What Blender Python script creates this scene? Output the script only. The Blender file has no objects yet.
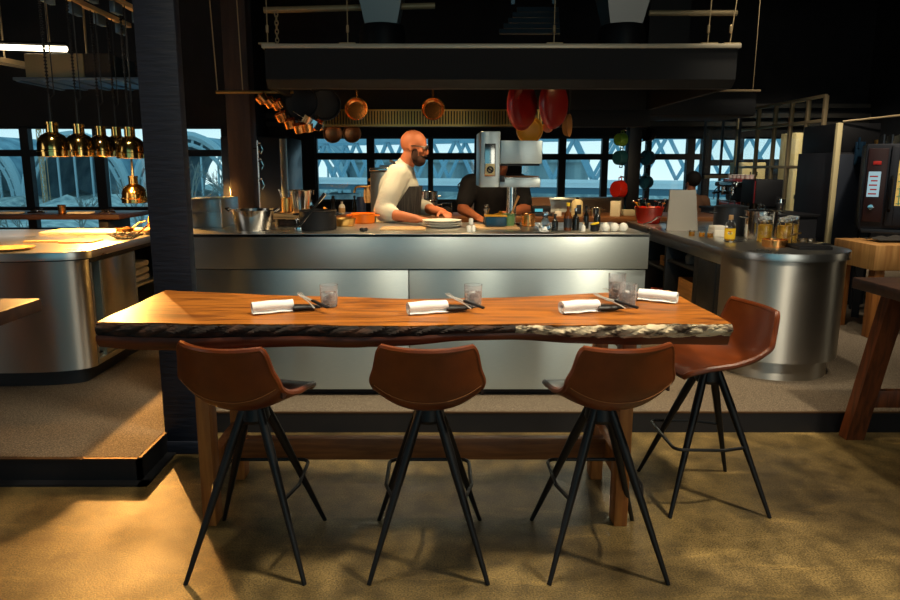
import bpy, bmesh, math, random
from mathutils import Vector, Matrix, Euler
R = math.radians
PI = math.pi
random.seed(7)
S = bpy.context.scene
COL = S.collection

# ------------------------------------------------------------------ camera, world, exposure
H, F, CX, CY, PITCH = 1.5, 640.0, 435.0, 277.0, math.atan(.172)
cam_d = bpy.data.cameras.new('camera')
cam = bpy.data.objects.new('camera', cam_d)
COL.objects.link(cam)
cam.location = (0, 0, H)
cam.rotation_euler = (PI / 2 - PITCH, 0, 0)
cam_d.sensor_width = 36
cam_d.lens = F / 900 * 36
cam_d.shift_x = (450 - CX) / 900
cam_d.shift_y = (CY - 300) / 900
cam_d.clip_end = 500
S.camera = cam

S.view_settings.view_transform = 'Standard'
S.view_settings.look = 'None'
S.view_settings.exposure = 0.0
S.view_settings.gamma = 1.0
S.view_settings.use_curve_mapping = False


def srgb(r, g, b):
    f = lambda c: (c / 255 / 12.92) if c / 255 <= .04045 else ((c / 255 + .055) / 1.055) ** 2.4
    return (f(r), f(g), f(b), 1)


W = bpy.data.worlds.new('overcast_sky')
S.world = W
W.use_nodes = True
wn = W.node_tree
wn.nodes.clear()
tc = wn.nodes.new('ShaderNodeTexCoord')
sx = wn.nodes.new('ShaderNodeSeparateXYZ')
rp = wn.nodes.new('ShaderNodeValToRGB')
nz = wn.nodes.new('ShaderNodeTexNoise')
nz.inputs['Scale'].default_value = 5
ad = wn.nodes.new('ShaderNodeMath'); ad.operation = 'MULTIPLY_ADD'
ad.inputs[1].default_value = .16
bg = wn.nodes.new('ShaderNodeBackground')
ow = wn.nodes.new('ShaderNodeOutputWorld')
rp.color_ramp.elements[0].position = .0
rp.color_ramp.elements[0].color = srgb(214, 236, 238)
rp.color_ramp.elements[1].position = .30
rp.color_ramp.elements[1].color = srgb(120, 178, 200)
wn.links.new(tc.outputs['Generated'], sx.inputs[0])
wn.links.new(tc.outputs['Generated'], nz.inputs['Vector'])
wn.links.new(nz.outputs['Fac'], ad.inputs[0])
wn.links.new(sx.outputs['Z'], ad.inputs[2])
wn.links.new(ad.outputs[0], rp.inputs[0])
wn.links.new(rp.outputs[0], bg.inputs[0])
bg.inputs[1].default_value = 1.5
wn.links.new(bg.outputs[0], ow.inputs[0])


def area(name, loc, target, sx_, sy_, power, color, spread=180):
    d = bpy.data.lights.new(name, 'AREA')
    d.shape = 'RECTANGLE'; d.size = sx_; d.size_y = sy_
    d.energy = power; d.color = color[:3]; d.spread = R(spread)
    o = bpy.data.objects.new(name, d); COL.objects.link(o)
    o.location = loc
    o.rotation_euler = (Vector(target) - Vector(loc)).to_track_quat('-Z', 'Y').to_euler()
    return o


def spot(name, loc, target, power, color, angle=90, blend=.6, rad=.05):
    d = bpy.data.lights.new(name, 'SPOT')
    d.energy = power; d.color = color[:3]; d.spot_size = R(angle); d.spot_blend = blend
    d.shadow_soft_size = rad
    o = bpy.data.objects.new(name, d); COL.objects.link(o)
    o.location = loc
    o.rotation_euler = (Vector(target) - Vector(loc)).to_track_quat('-Z', 'Y').to_euler()
    return o


def point(name, loc, power, color, rad=.03):
    d = bpy.data.lights.new(name, 'POINT')
    d.energy = power; d.color = color[:3]; d.shadow_soft_size = rad
    o = bpy.data.objects.new(name, d); COL.objects.link(o); o.location = loc
    return o


WARM = (1.0, .66, .30)
WARMER = (1.0, .47, .11)
COOL = (.62, .84, 1.0)
# ceiling spots over the bar table; added fill spots are marked
NEUT = (1.0, .86, .62)
spot('ceiling_spot_right', (2.35, 1.75, 3.6), (1.15, 2.5, .3), 460, NEUT, 80, .8, .10)
spot('ceiling_spot_middle', (.25, 2.35, 3.6), (.15, 2.25, .3), 290, NEUT, 95, .8, .12)
spot('ceiling_spot_left', (-1.0, 2.4, 3.6), (-.9, 2.3, .3), 170, NEUT, 85, .8, .12)
spot('fill_spot_front', (.3, .2, 3.6), (.2, .9, 0), 40, NEUT, 60, .9, .12)  # added spot to brighten the foreground floor
spot('fill_spot_domes', (-1.9, 2.7, 3.8), (-2.4, 4.7, 1.65), 130, NEUT, 36, .8, .08)  # added spot that puts highlights on the brass domes
spot('ceiling_spot_stage', (2.9, 3.4, 3.6), (2.4, 4.1, .3), 70, (1, .86, .66), 80, .8, .10)
spot('fill_spot_island', (2.0, 3.9, 3.7), (2.3, 4.9, .97), 210, (1, .88, .66), 50, .8, .08)  # added spot to lift the items on the right island
spot('fill_spot_oven', (3.6, 4.4, 3.6), (4.1, 6.0, .8), 230, (1, .86, .66), 70, .8, .10)  # added spot to brighten the oven and fridge zone
spot('fill_spot_lockers', (4.9, 8.2, 3.7), (5.6, 9.7, 1.2), 380, (1, .84, .6), 80, .8, .10)  # added spot that lights up the cream lockers
spot('ceiling_spot_coffee', (3.3, 6.0, 3.7), (3.5, 7.2, 1.1), 120, (1, .9, .75), 60, .8, .10)
# daylight from the windows behind the camera, plus added side areas
area('rear_window_left', (-1.0, -2.9, 2.0), (-1.0, 3.6, 2.0), 4.1, 2.9, 19, (.30, .82, 1.0))
area('rear_window_right', (2.5, -2.9, 2.1), (2.5, 3.6, 2.1), 2.2, 3.2, 40, (.98, 1.0, .86))
area('side_streak_left', (-7.9, -1.0, 1.9), (0, -1.0, 1.9), 3.4, 3.2, 40, (1.0, .97, .88))  # added area lamp by the left wall for a streak on curved steel
area('side_streak_right', (7.0, 3.3, 1.5), (0, 3.3, 1.5), .5, 1.8, 2.5, (1, .86, .6))  # added warm area lamp for a thin streak on the right island
# warm working light under the kitchen hood
for i, (hx, hy) in enumerate(((-.5, 4.48), (.2, 4.48), (1.3, 4.5))):
    spot('hood_light', (hx, hy, 2.12), (hx, hy + .06, 1.0), 62, (1, .70, .36), 110, 1, .05)
for i, (hx, hy) in enumerate(((-.6, 6.05), (.7, 6.05), (1.7, 6.05))):
    spot('counter_fill_spot', (hx, hy, 1.9), (hx, hy + .5, 1.0), 40, (1, .70, .36), 120, .5, .05)  # added spots hidden behind the grille, aimed at the back counter


# ------------------------------------------------------------------ helpers


class MB:
    """collects shapes into one mesh"""

    def __init__(self):
        self.bm = bmesh.new()

    def _merge(self, t, M=None, smooth=False):
        if M is not None:
            t.transform(M)
        me = bpy.data.meshes.new('t')
        t.to_mesh(me); t.free()
        self.bm.from_mesh(me)
        bpy.data.meshes.remove(me)

    def box(self, a, b, bev=0, M=None, seg=2):
        t = bmesh.new()
        bmesh.ops.create_cube(t, size=1)
        s = [abs(b[i] - a[i]) for i in range(3)]
        c = [(b[i] + a[i]) / 2 for i in range(3)]
        for v in t.verts:
            v.co = Vector((v.co.x * s[0] + c[0], v.co.y * s[1] + c[1], v.co.z * s[2] + c[2]))
        if bev:
            bmesh.ops.bevel(t, geom=list(t.edges), offset=min(bev, min(s) * .45), segments=seg, affect='EDGES', profile=.5)
        self._merge(t, M)
        return self

    def lathe(self, prof, c=(0, 0, 0), n=24, M=None, sx=1, sy=1):
        t = bmesh.new()
        rings = []
        for r, z in prof:
            if r <= 1e-6:
                rings.append([t.verts.new((0, 0, z))])
            else:
                rings.append([t.verts.new((sx * r * math.cos(2 * PI * k / n), sy * r * math.sin(2 * PI * k / n), z)) for k in range(n)])
        for A, B in zip(rings, rings[1:]):
            if len(A) == 1 and len(B) == 1:
                continue
            for k in range(n):
                k2 = (k + 1) % n
                if len(A) == 1:
                    t.faces.new((A[0], B[k2], B[k]))
                elif len(B) == 1:
                    t.faces.new((A[k], A[k2], B[0]))
                else:
                    t.faces.new((A[k], A[k2], B[k2], B[k]))
        bmesh.ops.recalc_face_normals(t, faces=t.faces)
        if M is not None:
            t.transform(M)
        bmesh.ops.translate(t, verts=t.verts, vec=Vector(c))
        self._merge(t)
        return self

    def cyl(self, a, b, r, r2=None, n=16, bev=0):
        a, b = Vector(a), Vector(b)
        r2 = r if r2 is None else r2
        L = (b - a).length
        M = Matrix.Translation(a) @ (b - a).to_track_quat('Z', 'Y').to_matrix().to_4x4()
        if bev:
            pr = [(0, 0), (r - bev, 0), (r, bev), (r2, L - bev), (r2 - bev, L), (0, L)]
        else:
            pr = [(0, 0), (r, 0), (r2, L), (0, L)]
        return self.lathe(pr, n=n, M=M)

    def tube(self, pts, r, n=8, closed=False):
        pts = [Vector(p) for p in pts]
        t = bmesh.new()
        N = len(pts)
        rings = []
        up = None
        for i, p in enumerate(pts):
            if closed:
                d = pts[(i + 1) % N] - pts[i - 1]
            else:
                d = pts[min(i + 1, N - 1)] - pts[max(i - 1, 0)]
            d.normalize()
            if up is None:
                up = Vector((0, 0, 1)) if abs(d.z) < .9 else Vector((1, 0, 0))
            s = d.cross(up)
            if s.length < 1e-5:
                s = d.cross(Vector((.3, 1, .2)))
            s.normalize()
            u = s.cross(d).normalized()
            up = u
            rr = r[i] if isinstance(r, (list, tuple)) else r
            rings.append([t.verts.new(p + (s * math.cos(2 * PI * k / n) + u * math.sin(2 * PI * k / n)) * rr) for k in range(n)])
        m = N if closed else N - 1
        for i in range(m):
            A, B = rings[i], rings[(i + 1) % N]
            for k in range(n):
                t.faces.new((A[k], A[(k + 1) % n], B[(k + 1) % n], B[k]))
        if not closed:
            t.faces.new(rings[0][::-1]); t.faces.new(rings[-1])
        bmesh.ops.recalc_face_normals(t, faces=t.faces)
        self._merge(t)
        return self

    def prism(self, poly, z0, z1, M=None, bev=0):
        t = bmesh.new()
        vb = [t.verts.new((x, y, z0)) for x, y in poly]
        vt = [t.verts.new((x, y, z1)) for x, y in poly]
        n = len(poly)
        t.faces.new(vb[::-1]); top = t.faces.new(vt)
        for k in range(n):
            t.faces.new((vb[k], vb[(k + 1) % n], vt[(k + 1) % n], vt[k]))
        bmesh.ops.recalc_face_normals(t, faces=t.faces)
        if bev:
            bmesh.ops.bevel(t, geom=list(top.edges), offset=bev, segments=2, affect='EDGES', profile=.5)
        self._merge(t, M)
        return self

    def ball(self, c, r, s=(1, 1, 1), n=16, M=None):
        t = bmesh.new()
        bmesh.ops.create_uvsphere(t, u_segments=n, v_segments=max(6, n * 2 // 3), radius=r)
        for v in t.verts:
            v.co = Vector((v.co.x * s[0], v.co.y * s[1], v.co.z * s[2]))
        if M is not None:
            t.transform(M)
        bmesh.ops.translate(t, verts=t.verts, vec=Vector(c))
        self._merge(t)
        return self

    def surf(self, fn, nu, nv, thick=None):
        """grid surface fn(u,v)->point, given thickness along its normal"""
        t = bmesh.new()
        P = [[Vector(fn(i / nu, j / nv)) for j in range(nv + 1)] for i in range(nu + 1)]
        if thick is None:
            V = [[t.verts.new(p) for p in row] for row in P]
            for i in range(nu):
                for j in range(nv):
                    t.faces.new((V[i][j], V[i + 1][j], V[i + 1][j + 1], V[i][j + 1]))
        else:
            def nrm(i, j):
                a = P[min(i + 1, nu)][j] - P[max(i - 1, 0)][j]
                b = P[i][min(j + 1, nv)] - P[i][max(j - 1, 0)]
                return a.cross(b).normalized()
            A = [[t.verts.new(P[i][j] + nrm(i, j) * thick / 2) for j in range(nv + 1)] for i in range(nu + 1)]
            B = [[t.verts.new(P[i][j] - nrm(i, j) * thick / 2) for j in range(nv + 1)] for i in range(nu + 1)]
            for i in range(nu):
                for j in range(nv):
                    t.faces.new((A[i][j], A[i + 1][j], A[i + 1][j + 1], A[i][j + 1]))
                    t.faces.new((B[i][j], B[i][j + 1], B[i + 1][j + 1], B[i + 1][j]))
            for i in range(nu):
                t.faces.new((A[i][0], B[i][0], B[i + 1][0], A[i + 1][0]))
                t.faces.new((A[i][nv], A[i + 1][nv], B[i + 1][nv], B[i][nv]))
            for j in range(nv):
                t.faces.new((A[0][j], A[0][j + 1], B[0][j + 1], B[0][j]))
                t.faces.new((A[nu][j], B[nu][j], B[nu][j + 1], A[nu][j + 1]))
            bmesh.ops.recalc_face_normals(t, faces=t.faces)
        self._merge(t)
        return self

    def obj(self, name, mat, parent=None, label=None, loc=None, rot=None, angle=35):
        me = bpy.data.meshes.new(name)
        self.bm.to_mesh(me); self.bm.free()
        me.materials.append(mat)
        me.shade_smooth()
        me.set_sharp_from_angle(angle=R(angle))
        o = bpy.data.objects.new(name, me)
        COL.objects.link(o)
        if parent is not None:
            o.parent = parent
        if loc is not None:
            o.location = loc
        if rot is not None:
            o.rotation_euler = rot
        if label:
            o['label'] = label
        return o


def thing(name, label, cat, loc=(0, 0, 0), rz=0, group=None, rot=None):
    o = bpy.data.objects.new(name, None)
    COL.objects.link(o)
    o.empty_display_size = .1
    o.location = loc
    o.rotation_euler = rot if rot else (0, 0, rz)
    o['label'] = label; o['category'] = cat
    if group:
        o['group'] = group
    return o


def tag(o, label, cat, group=None):
    o['label'] = label; o['category'] = cat
    if group:
        o['group'] = group
    return o


def struct(o):
    o['kind'] = 'structure'
    return o


def dup(root, loc, rz=None, label=None, group=None, rot=None):
    r = root.copy(); COL.objects.link(r); r.location = loc
    if rot is not None:
        r.rotation_euler = rot
    elif rz is not None:
        r.rotation_euler = (0, 0, rz)
    if label:
        r['label'] = label
    if group:
        r['group'] = group
    for ch in list(root.children):
        c = ch.copy(); COL.objects.link(c); c.parent = r
        for g in list(ch.children):
            d = g.copy(); COL.objects.link(d); d.parent = c
    return r


# ------------------------------------------------------------------ materials
MATS = {}


def mat(name, col, rough=.5, metal=0, var=0, vscale=8, stretch=(1, 1, 1), col2=None, bump=0, bscale=60,
        trans=0, ior=1.45, emit=None, estr=0, coat=0, alpha=1, aniso=0, rvar=0, detail=4, spec=None, ramp=(.35, .65)):
    if name in MATS:
        return MATS[name]
    m = bpy.data.materials.new(name)
    m.use_nodes = True
    nt = m.node_tree
    b = nt.nodes['Principled BSDF']
    b.inputs['Base Color'].default_value = col
    b.inputs['Roughness'].default_value = rough
    b.inputs['Metallic'].default_value = metal
    b.inputs['IOR'].default_value = ior
    if spec is not None:
        b.inputs['Specular IOR Level'].default_value = spec
    if trans:
        b.inputs['Transmission Weight'].default_value = trans
    if coat:
        b.inputs['Coat Weight'].default_value = coat
        b.inputs['Coat Roughness'].default_value = .15
    if aniso:
        b.inputs['Anisotropic'].default_value = aniso
        tg = nt.nodes.new('ShaderNodeCombineXYZ'); tg.inputs[2].default_value = 1
        nt.links.new(tg.outputs[0], b.inputs['Tangent'])
    if emit:
        b.inputs['Emission Color'].default_value = emit
        b.inputs['Emission Strength'].default_value = estr
    if alpha < 1:
        b.inputs['Alpha'].default_value = alpha
    if col2 is not None or bump or rvar:
        tcn = nt.nodes.new('ShaderNodeTexCoord')
        mp = nt.nodes.new('ShaderNodeMapping')
        mp.inputs['Scale'].default_value = stretch
        nt.links.new(tcn.outputs['Object'], mp.inputs[0])
    if col2 is not None:
        n = nt.nodes.new('ShaderNodeTexNoise')
        n.inputs['Scale'].default_value = vscale
        n.inputs['Detail'].default_value = detail
        n.inputs['Distortion'].default_value = var
        r = nt.nodes.new('ShaderNodeValToRGB')
        r.color_ramp.elements[0].position = ramp[0]; r.color_ramp.elements[0].color = col
        r.color_ramp.elements[1].position = ramp[1]; r.color_ramp.elements[1].color = col2
        nt.links.new(mp.outputs[0], n.inputs['Vector'])
        nt.links.new(n.outputs['Fac'], r.inputs[0])
        nt.links.new(r.outputs[0], b.inputs['Base Color'])
    if bump:
        n2 = nt.nodes.new('ShaderNodeTexNoise')
        n2.inputs['Scale'].default_value = bscale
        n2.inputs['Detail'].default_value = 3
        bn = nt.nodes.new('ShaderNodeBump')
        bn.inputs['Strength'].default_value = bump
        bn.inputs['Distance'].default_value = .01
        nt.links.new(mp.outputs[0], n2.inputs['Vector'])
        nt.links.new(n2.outputs['Fac'], bn.inputs['Height'])
        nt.links.new(bn.outputs[0], b.inputs['Normal'])
    if rvar:
        n3 = nt.nodes.new('ShaderNodeTexNoise')
        n3.inputs['Scale'].default_value = 3
        mr = nt.nodes.new('ShaderNodeMapRange')
        mr.inputs[3].default_value = rough - rvar; mr.inputs[4].default_value = rough + rvar
        nt.links.new(mp.outputs[0], n3.inputs['Vector'])
        nt.links.new(n3.outputs['Fac'], mr.inputs[0])
        nt.links.new(mr.outputs[0], b.inputs['Roughness'])
    MATS[name] = m
    return m


black_paint = mat('black_paint', srgb(26, 27, 33), .6)
ceiling_m = mat('ceiling_black', srgb(22, 22, 28), .9)
wall_m = mat('wall_black', srgb(30, 31, 37), .8, col2=srgb(22, 23, 29), vscale=3)
beam_m = mat('beam_grey', srgb(72, 70, 68), .7, col2=srgb(55, 54, 54), vscale=2)


def concrete_mat():
    m = mat('polished_concrete', srgb(96, 80, 50), .4)
    nt = m.node_tree; b = nt.nodes['Principled BSDF']
    tcn = nt.nodes.new('ShaderNodeTexCoord')

    def noise(sc, det, dist=0):
        n = nt.nodes.new('ShaderNodeTexNoise'); n.inputs['Scale'].default_value = sc; n.inputs['Detail'].default_value = det; n.inputs['Distortion'].default_value = dist
        nt.links.new(tcn.outputs['Object'], n.inputs['Vector']); return n

    def ramp(src, p0, c0, p1, c1):
        r = nt.nodes.new('ShaderNodeValToRGB'); e = r.color_ramp.elements
        e[0].position = p0; e[0].color = c0; e[1].position = p1; e[1].color = c1
        nt.links.new(src, r.inputs[0]); return r

    def mix(mode, fac, a, c):
        x = nt.nodes.new('ShaderNodeMixRGB'); x.blend_type = mode; x.inputs[0].default_value = fac
        nt.links.new(a, x.inputs[1]); nt.links.new(c, x.inputs[2]); return x
    big = ramp(noise(1.3, 8, .3).outputs['Fac'], .35, srgb(74, 61, 38), .68, srgb(132, 111, 70))
    mid = ramp(noise(9, 10, .2).outputs['Fac'], .32, (.38, .38, .38, 1), .68, (1.3, 1.3, 1.26, 1))
    fine = ramp(noise(150, 4).outputs['Fac'], .36, (.4, .39, .36, 1), .64, (1.5, 1.48, 1.42, 1))
    vo = nt.nodes.new('ShaderNodeTexVoronoi'); vo.inputs['Scale'].default_value = 42
    nt.links.new(tcn.outputs['Object'], vo.inputs['Vector'])
    sp = ramp(vo.outputs['Distance'], .05, (2.4, 2.3, 2.1, 1), .16, (1, 1, 1, 1))
    x = mix('MULTIPLY', .8, big.outputs[0], mid.outputs[0]); x = mix('MULTIPLY', .8, x.outputs[0], fine.outputs[0]); x = mix('MULTIPLY', .45, x.outputs[0], sp.outputs[0])
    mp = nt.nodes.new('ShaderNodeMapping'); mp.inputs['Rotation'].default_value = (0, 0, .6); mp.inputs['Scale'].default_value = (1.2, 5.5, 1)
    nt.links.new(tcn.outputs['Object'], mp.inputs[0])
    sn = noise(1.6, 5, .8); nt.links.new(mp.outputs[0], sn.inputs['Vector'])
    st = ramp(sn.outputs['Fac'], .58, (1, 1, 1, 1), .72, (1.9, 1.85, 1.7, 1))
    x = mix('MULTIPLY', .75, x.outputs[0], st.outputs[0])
    nt.links.new(x.outputs[0], b.inputs['Base Color'])
    rr = nt.nodes.new('ShaderNodeMapRange'); rr.inputs[3].default_value = .28; rr.inputs[4].default_value = .6
    nt.links.new(noise(3.5, 8, .5).outputs['Fac'], rr.inputs[0]); nt.links.new(rr.outputs[0], b.inputs['Roughness'])
    bn = nt.nodes.new('ShaderNodeBump'); bn.inputs['Strength'].default_value = .08; bn.inputs['Distance'].default_value = .01
    nt.links.new(fine.outputs[0], bn.inputs['Height']); nt.links.new(bn.outputs[0], b.inputs['Normal'])
    return m


concrete = concrete_mat()
screed = mat('speckled_screed', srgb(92, 80, 66), .75, col2=srgb(150, 134, 112), vscale=140, bump=.25, bscale=180, ramp=(.45, .7))
riser_m = mat('black_riser', srgb(20, 21, 26), .5)
timber_black = mat('rippled_black_timber', srgb(20, 26, 42), .6, col2=srgb(17, 21, 34), vscale=14, stretch=(.6, .6, 4), bump=.35, bscale=12)
dark_wood = mat('dark_brown_wood', srgb(58, 38, 28), .6, col2=srgb(38, 25, 20), vscale=6, stretch=(4, 4, .5))
steel = mat('brushed_steel', (.50, .58, .60, 1), .36, 1, aniso=.9, col2=(.56, .63, .64, 1), vscale=40, stretch=(.6, .6, 30))
steel_v = mat('brushed_steel_curved', (.60, .585, .55, 1), .42, 1, aniso=.9)
steel_pol = mat('polished_steel', (.62, .60, .57, 1), .16, 1)
steel_top = mat('steel_worktop', (.60, .60, .58, 1), .3, 1, rvar=.08)
dark_steel = mat('dark_steel', srgb(62, 66, 72), .4, .7)
chrome = mat('chrome', (.75, .74, .72, 1), .1, 1)
black_metal = mat('black_metal', srgb(18, 18, 21), .45, .3)
brass = mat('polished_brass', (.83, .52, .16, 1), .13, 1)
brass_soft = mat('satin_brass', (.80, .48, .15, 1), .3, 1)
copper = mat('copper', (.9, .42, .14, 1), .22, 1)
copper_dark = mat('old_copper', (.42, .17, .07, 1), .35, 1)
leather = mat('cognac_leather', srgb(114, 53, 18), .33, col2=srgb(82, 35, 12), vscale=5, bump=.08, bscale=220, rvar=.06)
thread = mat('stitching', srgb(160, 104, 58), .7)
oak = mat('oak', srgb(170, 108, 50), .5, col2=srgb(136, 80, 36), vscale=5, stretch=(9, 9, .8), var=.4)
oak_x = mat('oak_rail', srgb(140, 86, 44), .5, col2=srgb(104, 60, 30), vscale=5, stretch=(.8, 9, 9), var=.4)
slab_m = mat('live_edge_wood', srgb(178, 106, 36), .38, col2=srgb(84, 42, 16), vscale=2.0, stretch=(.8, 6.5, 3), var=2.2, detail=10, bump=.05, bscale=40, ramp=(.42, .70))
bark = mat('bark', srgb(26, 16, 12), .85, col2=srgb(80, 48, 30), vscale=22, stretch=(.5, 1, 1.2), detail=8, bump=.8, bscale=60, ramp=(.48, .72))
bark_pale = mat('pale_bark', srgb(208, 190, 158), .8, col2=srgb(58, 44, 32), vscale=26, stretch=(.6, 1, 1.2), detail=8, bump=.7, bscale=40, ramp=(.47, .6))
table_dark = mat('dark_table_top', srgb(70, 46, 34), .45, col2=srgb(48, 31, 24), vscale=4, stretch=(.8, 6, 6))
walnut = mat('walnut', srgb(120, 62, 30), .45, col2=srgb(80, 40, 20), vscale=5, stretch=(9, 9, .8), var=.5)
maple = mat('maple_block', srgb(208, 156, 92), .5, col2=srgb(176, 122, 66), vscale=4, stretch=(7, 7, .6))
crate_m = mat('crate_wood', srgb(190, 140, 80), .6, col2=srgb(150, 104, 56), vscale=4, stretch=(1, 1, 9))
board_m = mat('cutting_board', srgb(206, 170, 122), .55, col2=srgb(180, 140, 92), vscale=4, stretch=(1, 8, 8))
napkin_m = mat('white_linen', srgb(232, 233, 232), .9, bump=.15, bscale=160)
white_cer = mat('white_ceramic', srgb(225, 222, 212), .3)
white_cloth = mat('chef_cloth', srgb(186, 187, 180), .9, bump=.9, bscale=14)
cream = mat('cream_paint', srgb(214, 198, 150), .6)
glass = mat('clear_glass', (1, 1, 1, 1), .02, trans=1, ior=1.45)
tumbler_m = mat('cut_tumbler_glass', (.97, .98, 1, 1), .06, trans=.88, ior=1.45)
water = mat('water', (.95, .98, 1, 1), .02, trans=.93, ior=1.33)
ice = mat('ice', (.96, .98, 1, 1), .2, trans=.4, ior=1.3)
red_en = mat('red_enamel', srgb(176, 34, 20), .25, coat=.4)
red_dark = mat('red_pan_enamel', srgb(138, 20, 16), .35, coat=.3)
orange_en = mat('orange_enamel', srgb(236, 120, 20), .3)
yellow_en = mat('yellow_enamel', srgb(214, 150, 30), .35)
blue_en = mat('blue_enamel', srgb(22, 62, 84), .3)
green_en = mat('green_enamel', srgb(96, 132, 84), .35)
green_bright = mat('lime_enamel', srgb(112, 152, 50), .35)
teal_en = mat('teal_enamel', srgb(24, 66, 76), .35)
black_iron = mat('black_iron', srgb(20, 20, 24), .55, .2)
black_plastic = mat('black_plastic', srgb(22, 22, 25), .4)
grey_board = mat('grey_board', srgb(158, 154, 146), .8, bump=.1, bscale=300)
skin_m = mat('skin', srgb(176, 104, 70), .55)
dark_cloth = mat('black_cloth', srgb(30, 29, 32), .9)
apron_m = mat('striped_apron', srgb(38, 38, 42), .9, col2=srgb(64, 62, 62), vscale=30, stretch=(4, 4, .02), ramp=(.5, .56))
hair_m = mat('dark_hair', srgb(34, 24, 20), .8)
lemon_m = mat('lemon_preserve', srgb(232, 186, 50), .5, col2=srgb(200, 144, 28), vscale=30)
oil_m = mat('amber_oil', srgb(190, 130, 20), .15, coat=.5)
dark_glass = mat('dark_bottle_glass', srgb(18, 16, 12), .12, coat=.6)
amber_glass = mat('amber_bottle', srgb(96, 48, 12), .12, coat=.6)
label_yel = mat('yellow_label', srgb(238, 196, 36), .6)
label_w = mat('white_label', srgb(230, 226, 214), .7)
label_red = mat('red_mark', srgb(190, 36, 30), .6)
label_ink = mat('ink', srgb(30, 30, 34), .7)
leaf = mat('herb_leaf', srgb(64, 92, 40), .7, col2=srgb(40, 62, 26), vscale=20)
tan_frame = mat('tan_steel_frame', srgb(168, 146, 110), .45, .3)
bulb_m = mat('glowing_bulb', (1, .8, .5, 1), .5, emit=(1, .62, .25, 1), estr=9)
tube_m = mat('tube_light', (1, 1, 1, 1), .5, emit=(1, .86, .62, 1), estr=6)
led_m = mat('screen_glow', (.02, .02, .02, 1), .3, emit=srgb(90, 210, 225), estr=.7)
ovenscreen_m = mat('oven_screen', (.02, .02, .02, 1), .3, emit=srgb(170, 205, 215), estr=.7)
ovenlight = mat('oven_interior', srgb(200, 160, 90), .5, col2=srgb(90, 60, 20), vscale=9, bump=0)


def window_glass():
    m = bpy.data.materials.new('window_glass'); m.use_nodes = True
    nt = m.node_tree; nt.nodes.clear()
    o = nt.nodes.new('ShaderNodeOutputMaterial')
    t = nt.nodes.new('ShaderNodeBsdfTransparent'); t.inputs[0].default_value = (.95, .98, .98, 1)
    g = nt.nodes.new('ShaderNodeBsdfGlossy'); g.inputs['Roughness'].default_value = .02
    lw = nt.nodes.new('ShaderNodeLayerWeight'); lw.inputs[0].default_value = .5
    f0 = nt.nodes.new('ShaderNodeMath'); f0.operation = 'POWER'; f0.inputs[1].default_value = 5
    f = nt.nodes.new('ShaderNodeMath'); f.operation = 'MULTIPLY_ADD'; f.inputs[1].default_value = .6; f.inputs[2].default_value = .03
    nt.links.new(lw.outputs['Facing'], f0.inputs[0]); nt.links.new(f0.outputs[0], f.inputs[0])
    x = nt.nodes.new('ShaderNodeMixShader')
    nt.links.new(f.outputs[0], x.inputs[0]); nt.links.new(t.outputs[0], x.inputs[1]); nt.links.new(g.outputs[0], x.inputs[2])
    nt.links.new(x.outputs[0], o.inputs[0])
    return m


pane_m = window_glass()

# ------------------------------------------------------------------ the setting
ZS = .12          # height of the raised kitchen platform
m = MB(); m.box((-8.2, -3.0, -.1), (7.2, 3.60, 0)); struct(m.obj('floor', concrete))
m = MB()
m.prism([(-8.2, 2.90), (-1.435, 2.90), (-1.435, 3.485), (7.2, 3.485), (7.2, 11.2), (-8.2, 11.2)], .0, ZS)
struct(m.obj('floor_platform', screed))
m = MB()
m.box((-8.2, 2.875, .0), (-1.415, 2.90, ZS - .004)); m.box((-1.435, 2.875, 0), (-1.415, 3.47, ZS - .004))
m.box((-1.435, 3.465, 0), (7.2, 3.485, ZS - .004))
m.box((-8.2, 2.83, 0), (-1.37, 2.875, .012)); m.box((-1.415, 2.83, 0), (-1.37, 3.18, .012))
struct(m.obj('trim_1', riser_m))
m = MB()
m.box((-8.2, 2.872, ZS - .004), (-1.412, 2.888, ZS + .003)); m.box((-1.428, 2.872, ZS - .004), (-1.412, 3.48, ZS + .003))
m.box((-1.428, 3.462, ZS - .004), (7.2, 3.478, ZS + .003))
struct(m.obj('trim_2', mat('edge_strip', srgb(84, 60, 38), .5, .5)))
CZ = 4.2
m = MB(); m.box((-8.2, -3.0, CZ), (7.2, 11.2, CZ + .15)); struct(m.obj('ceiling', ceiling_m))
m = MB(); m.box((-8.3, -3.0, -.1), (-8.2, 11.2, CZ)); struct(m.obj('wall_left', wall_m))
m = MB(); m.box((7.2, -3.0, -.1), (7.3, 11.2, CZ)); struct(m.obj('wall_right', wall_m))
m = MB(); m.box((-8.2, -3.1, -.1), (7.2, -3.0, CZ)); struct(m.obj('wall_front', wall_m))


def wall_y(m, x0, x1, z0, z1, y0, y1, holes):
    """wall slab facing Y with rectangular holes [(x0,x1,z0,z1)]: built from boxes"""
    xs = sorted(set([x0, x1] + [h[0] for h in holes] + [h[1] for h in holes]))
    for a, b in zip(xs, xs[1:]):
        hs = sorted([(h[2], h[3]) for h in holes if h[0] <= a + 1e-6 and h[1] >= b - 1e-6])
        z = z0
        for h0, h1 in hs:
            if h0 > z:
                m.box((a, y0, z), (b, y1, h0))
            z = h1
        if z < z1:
            m.box((a, y0, z), (b, y1, z1))


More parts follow.
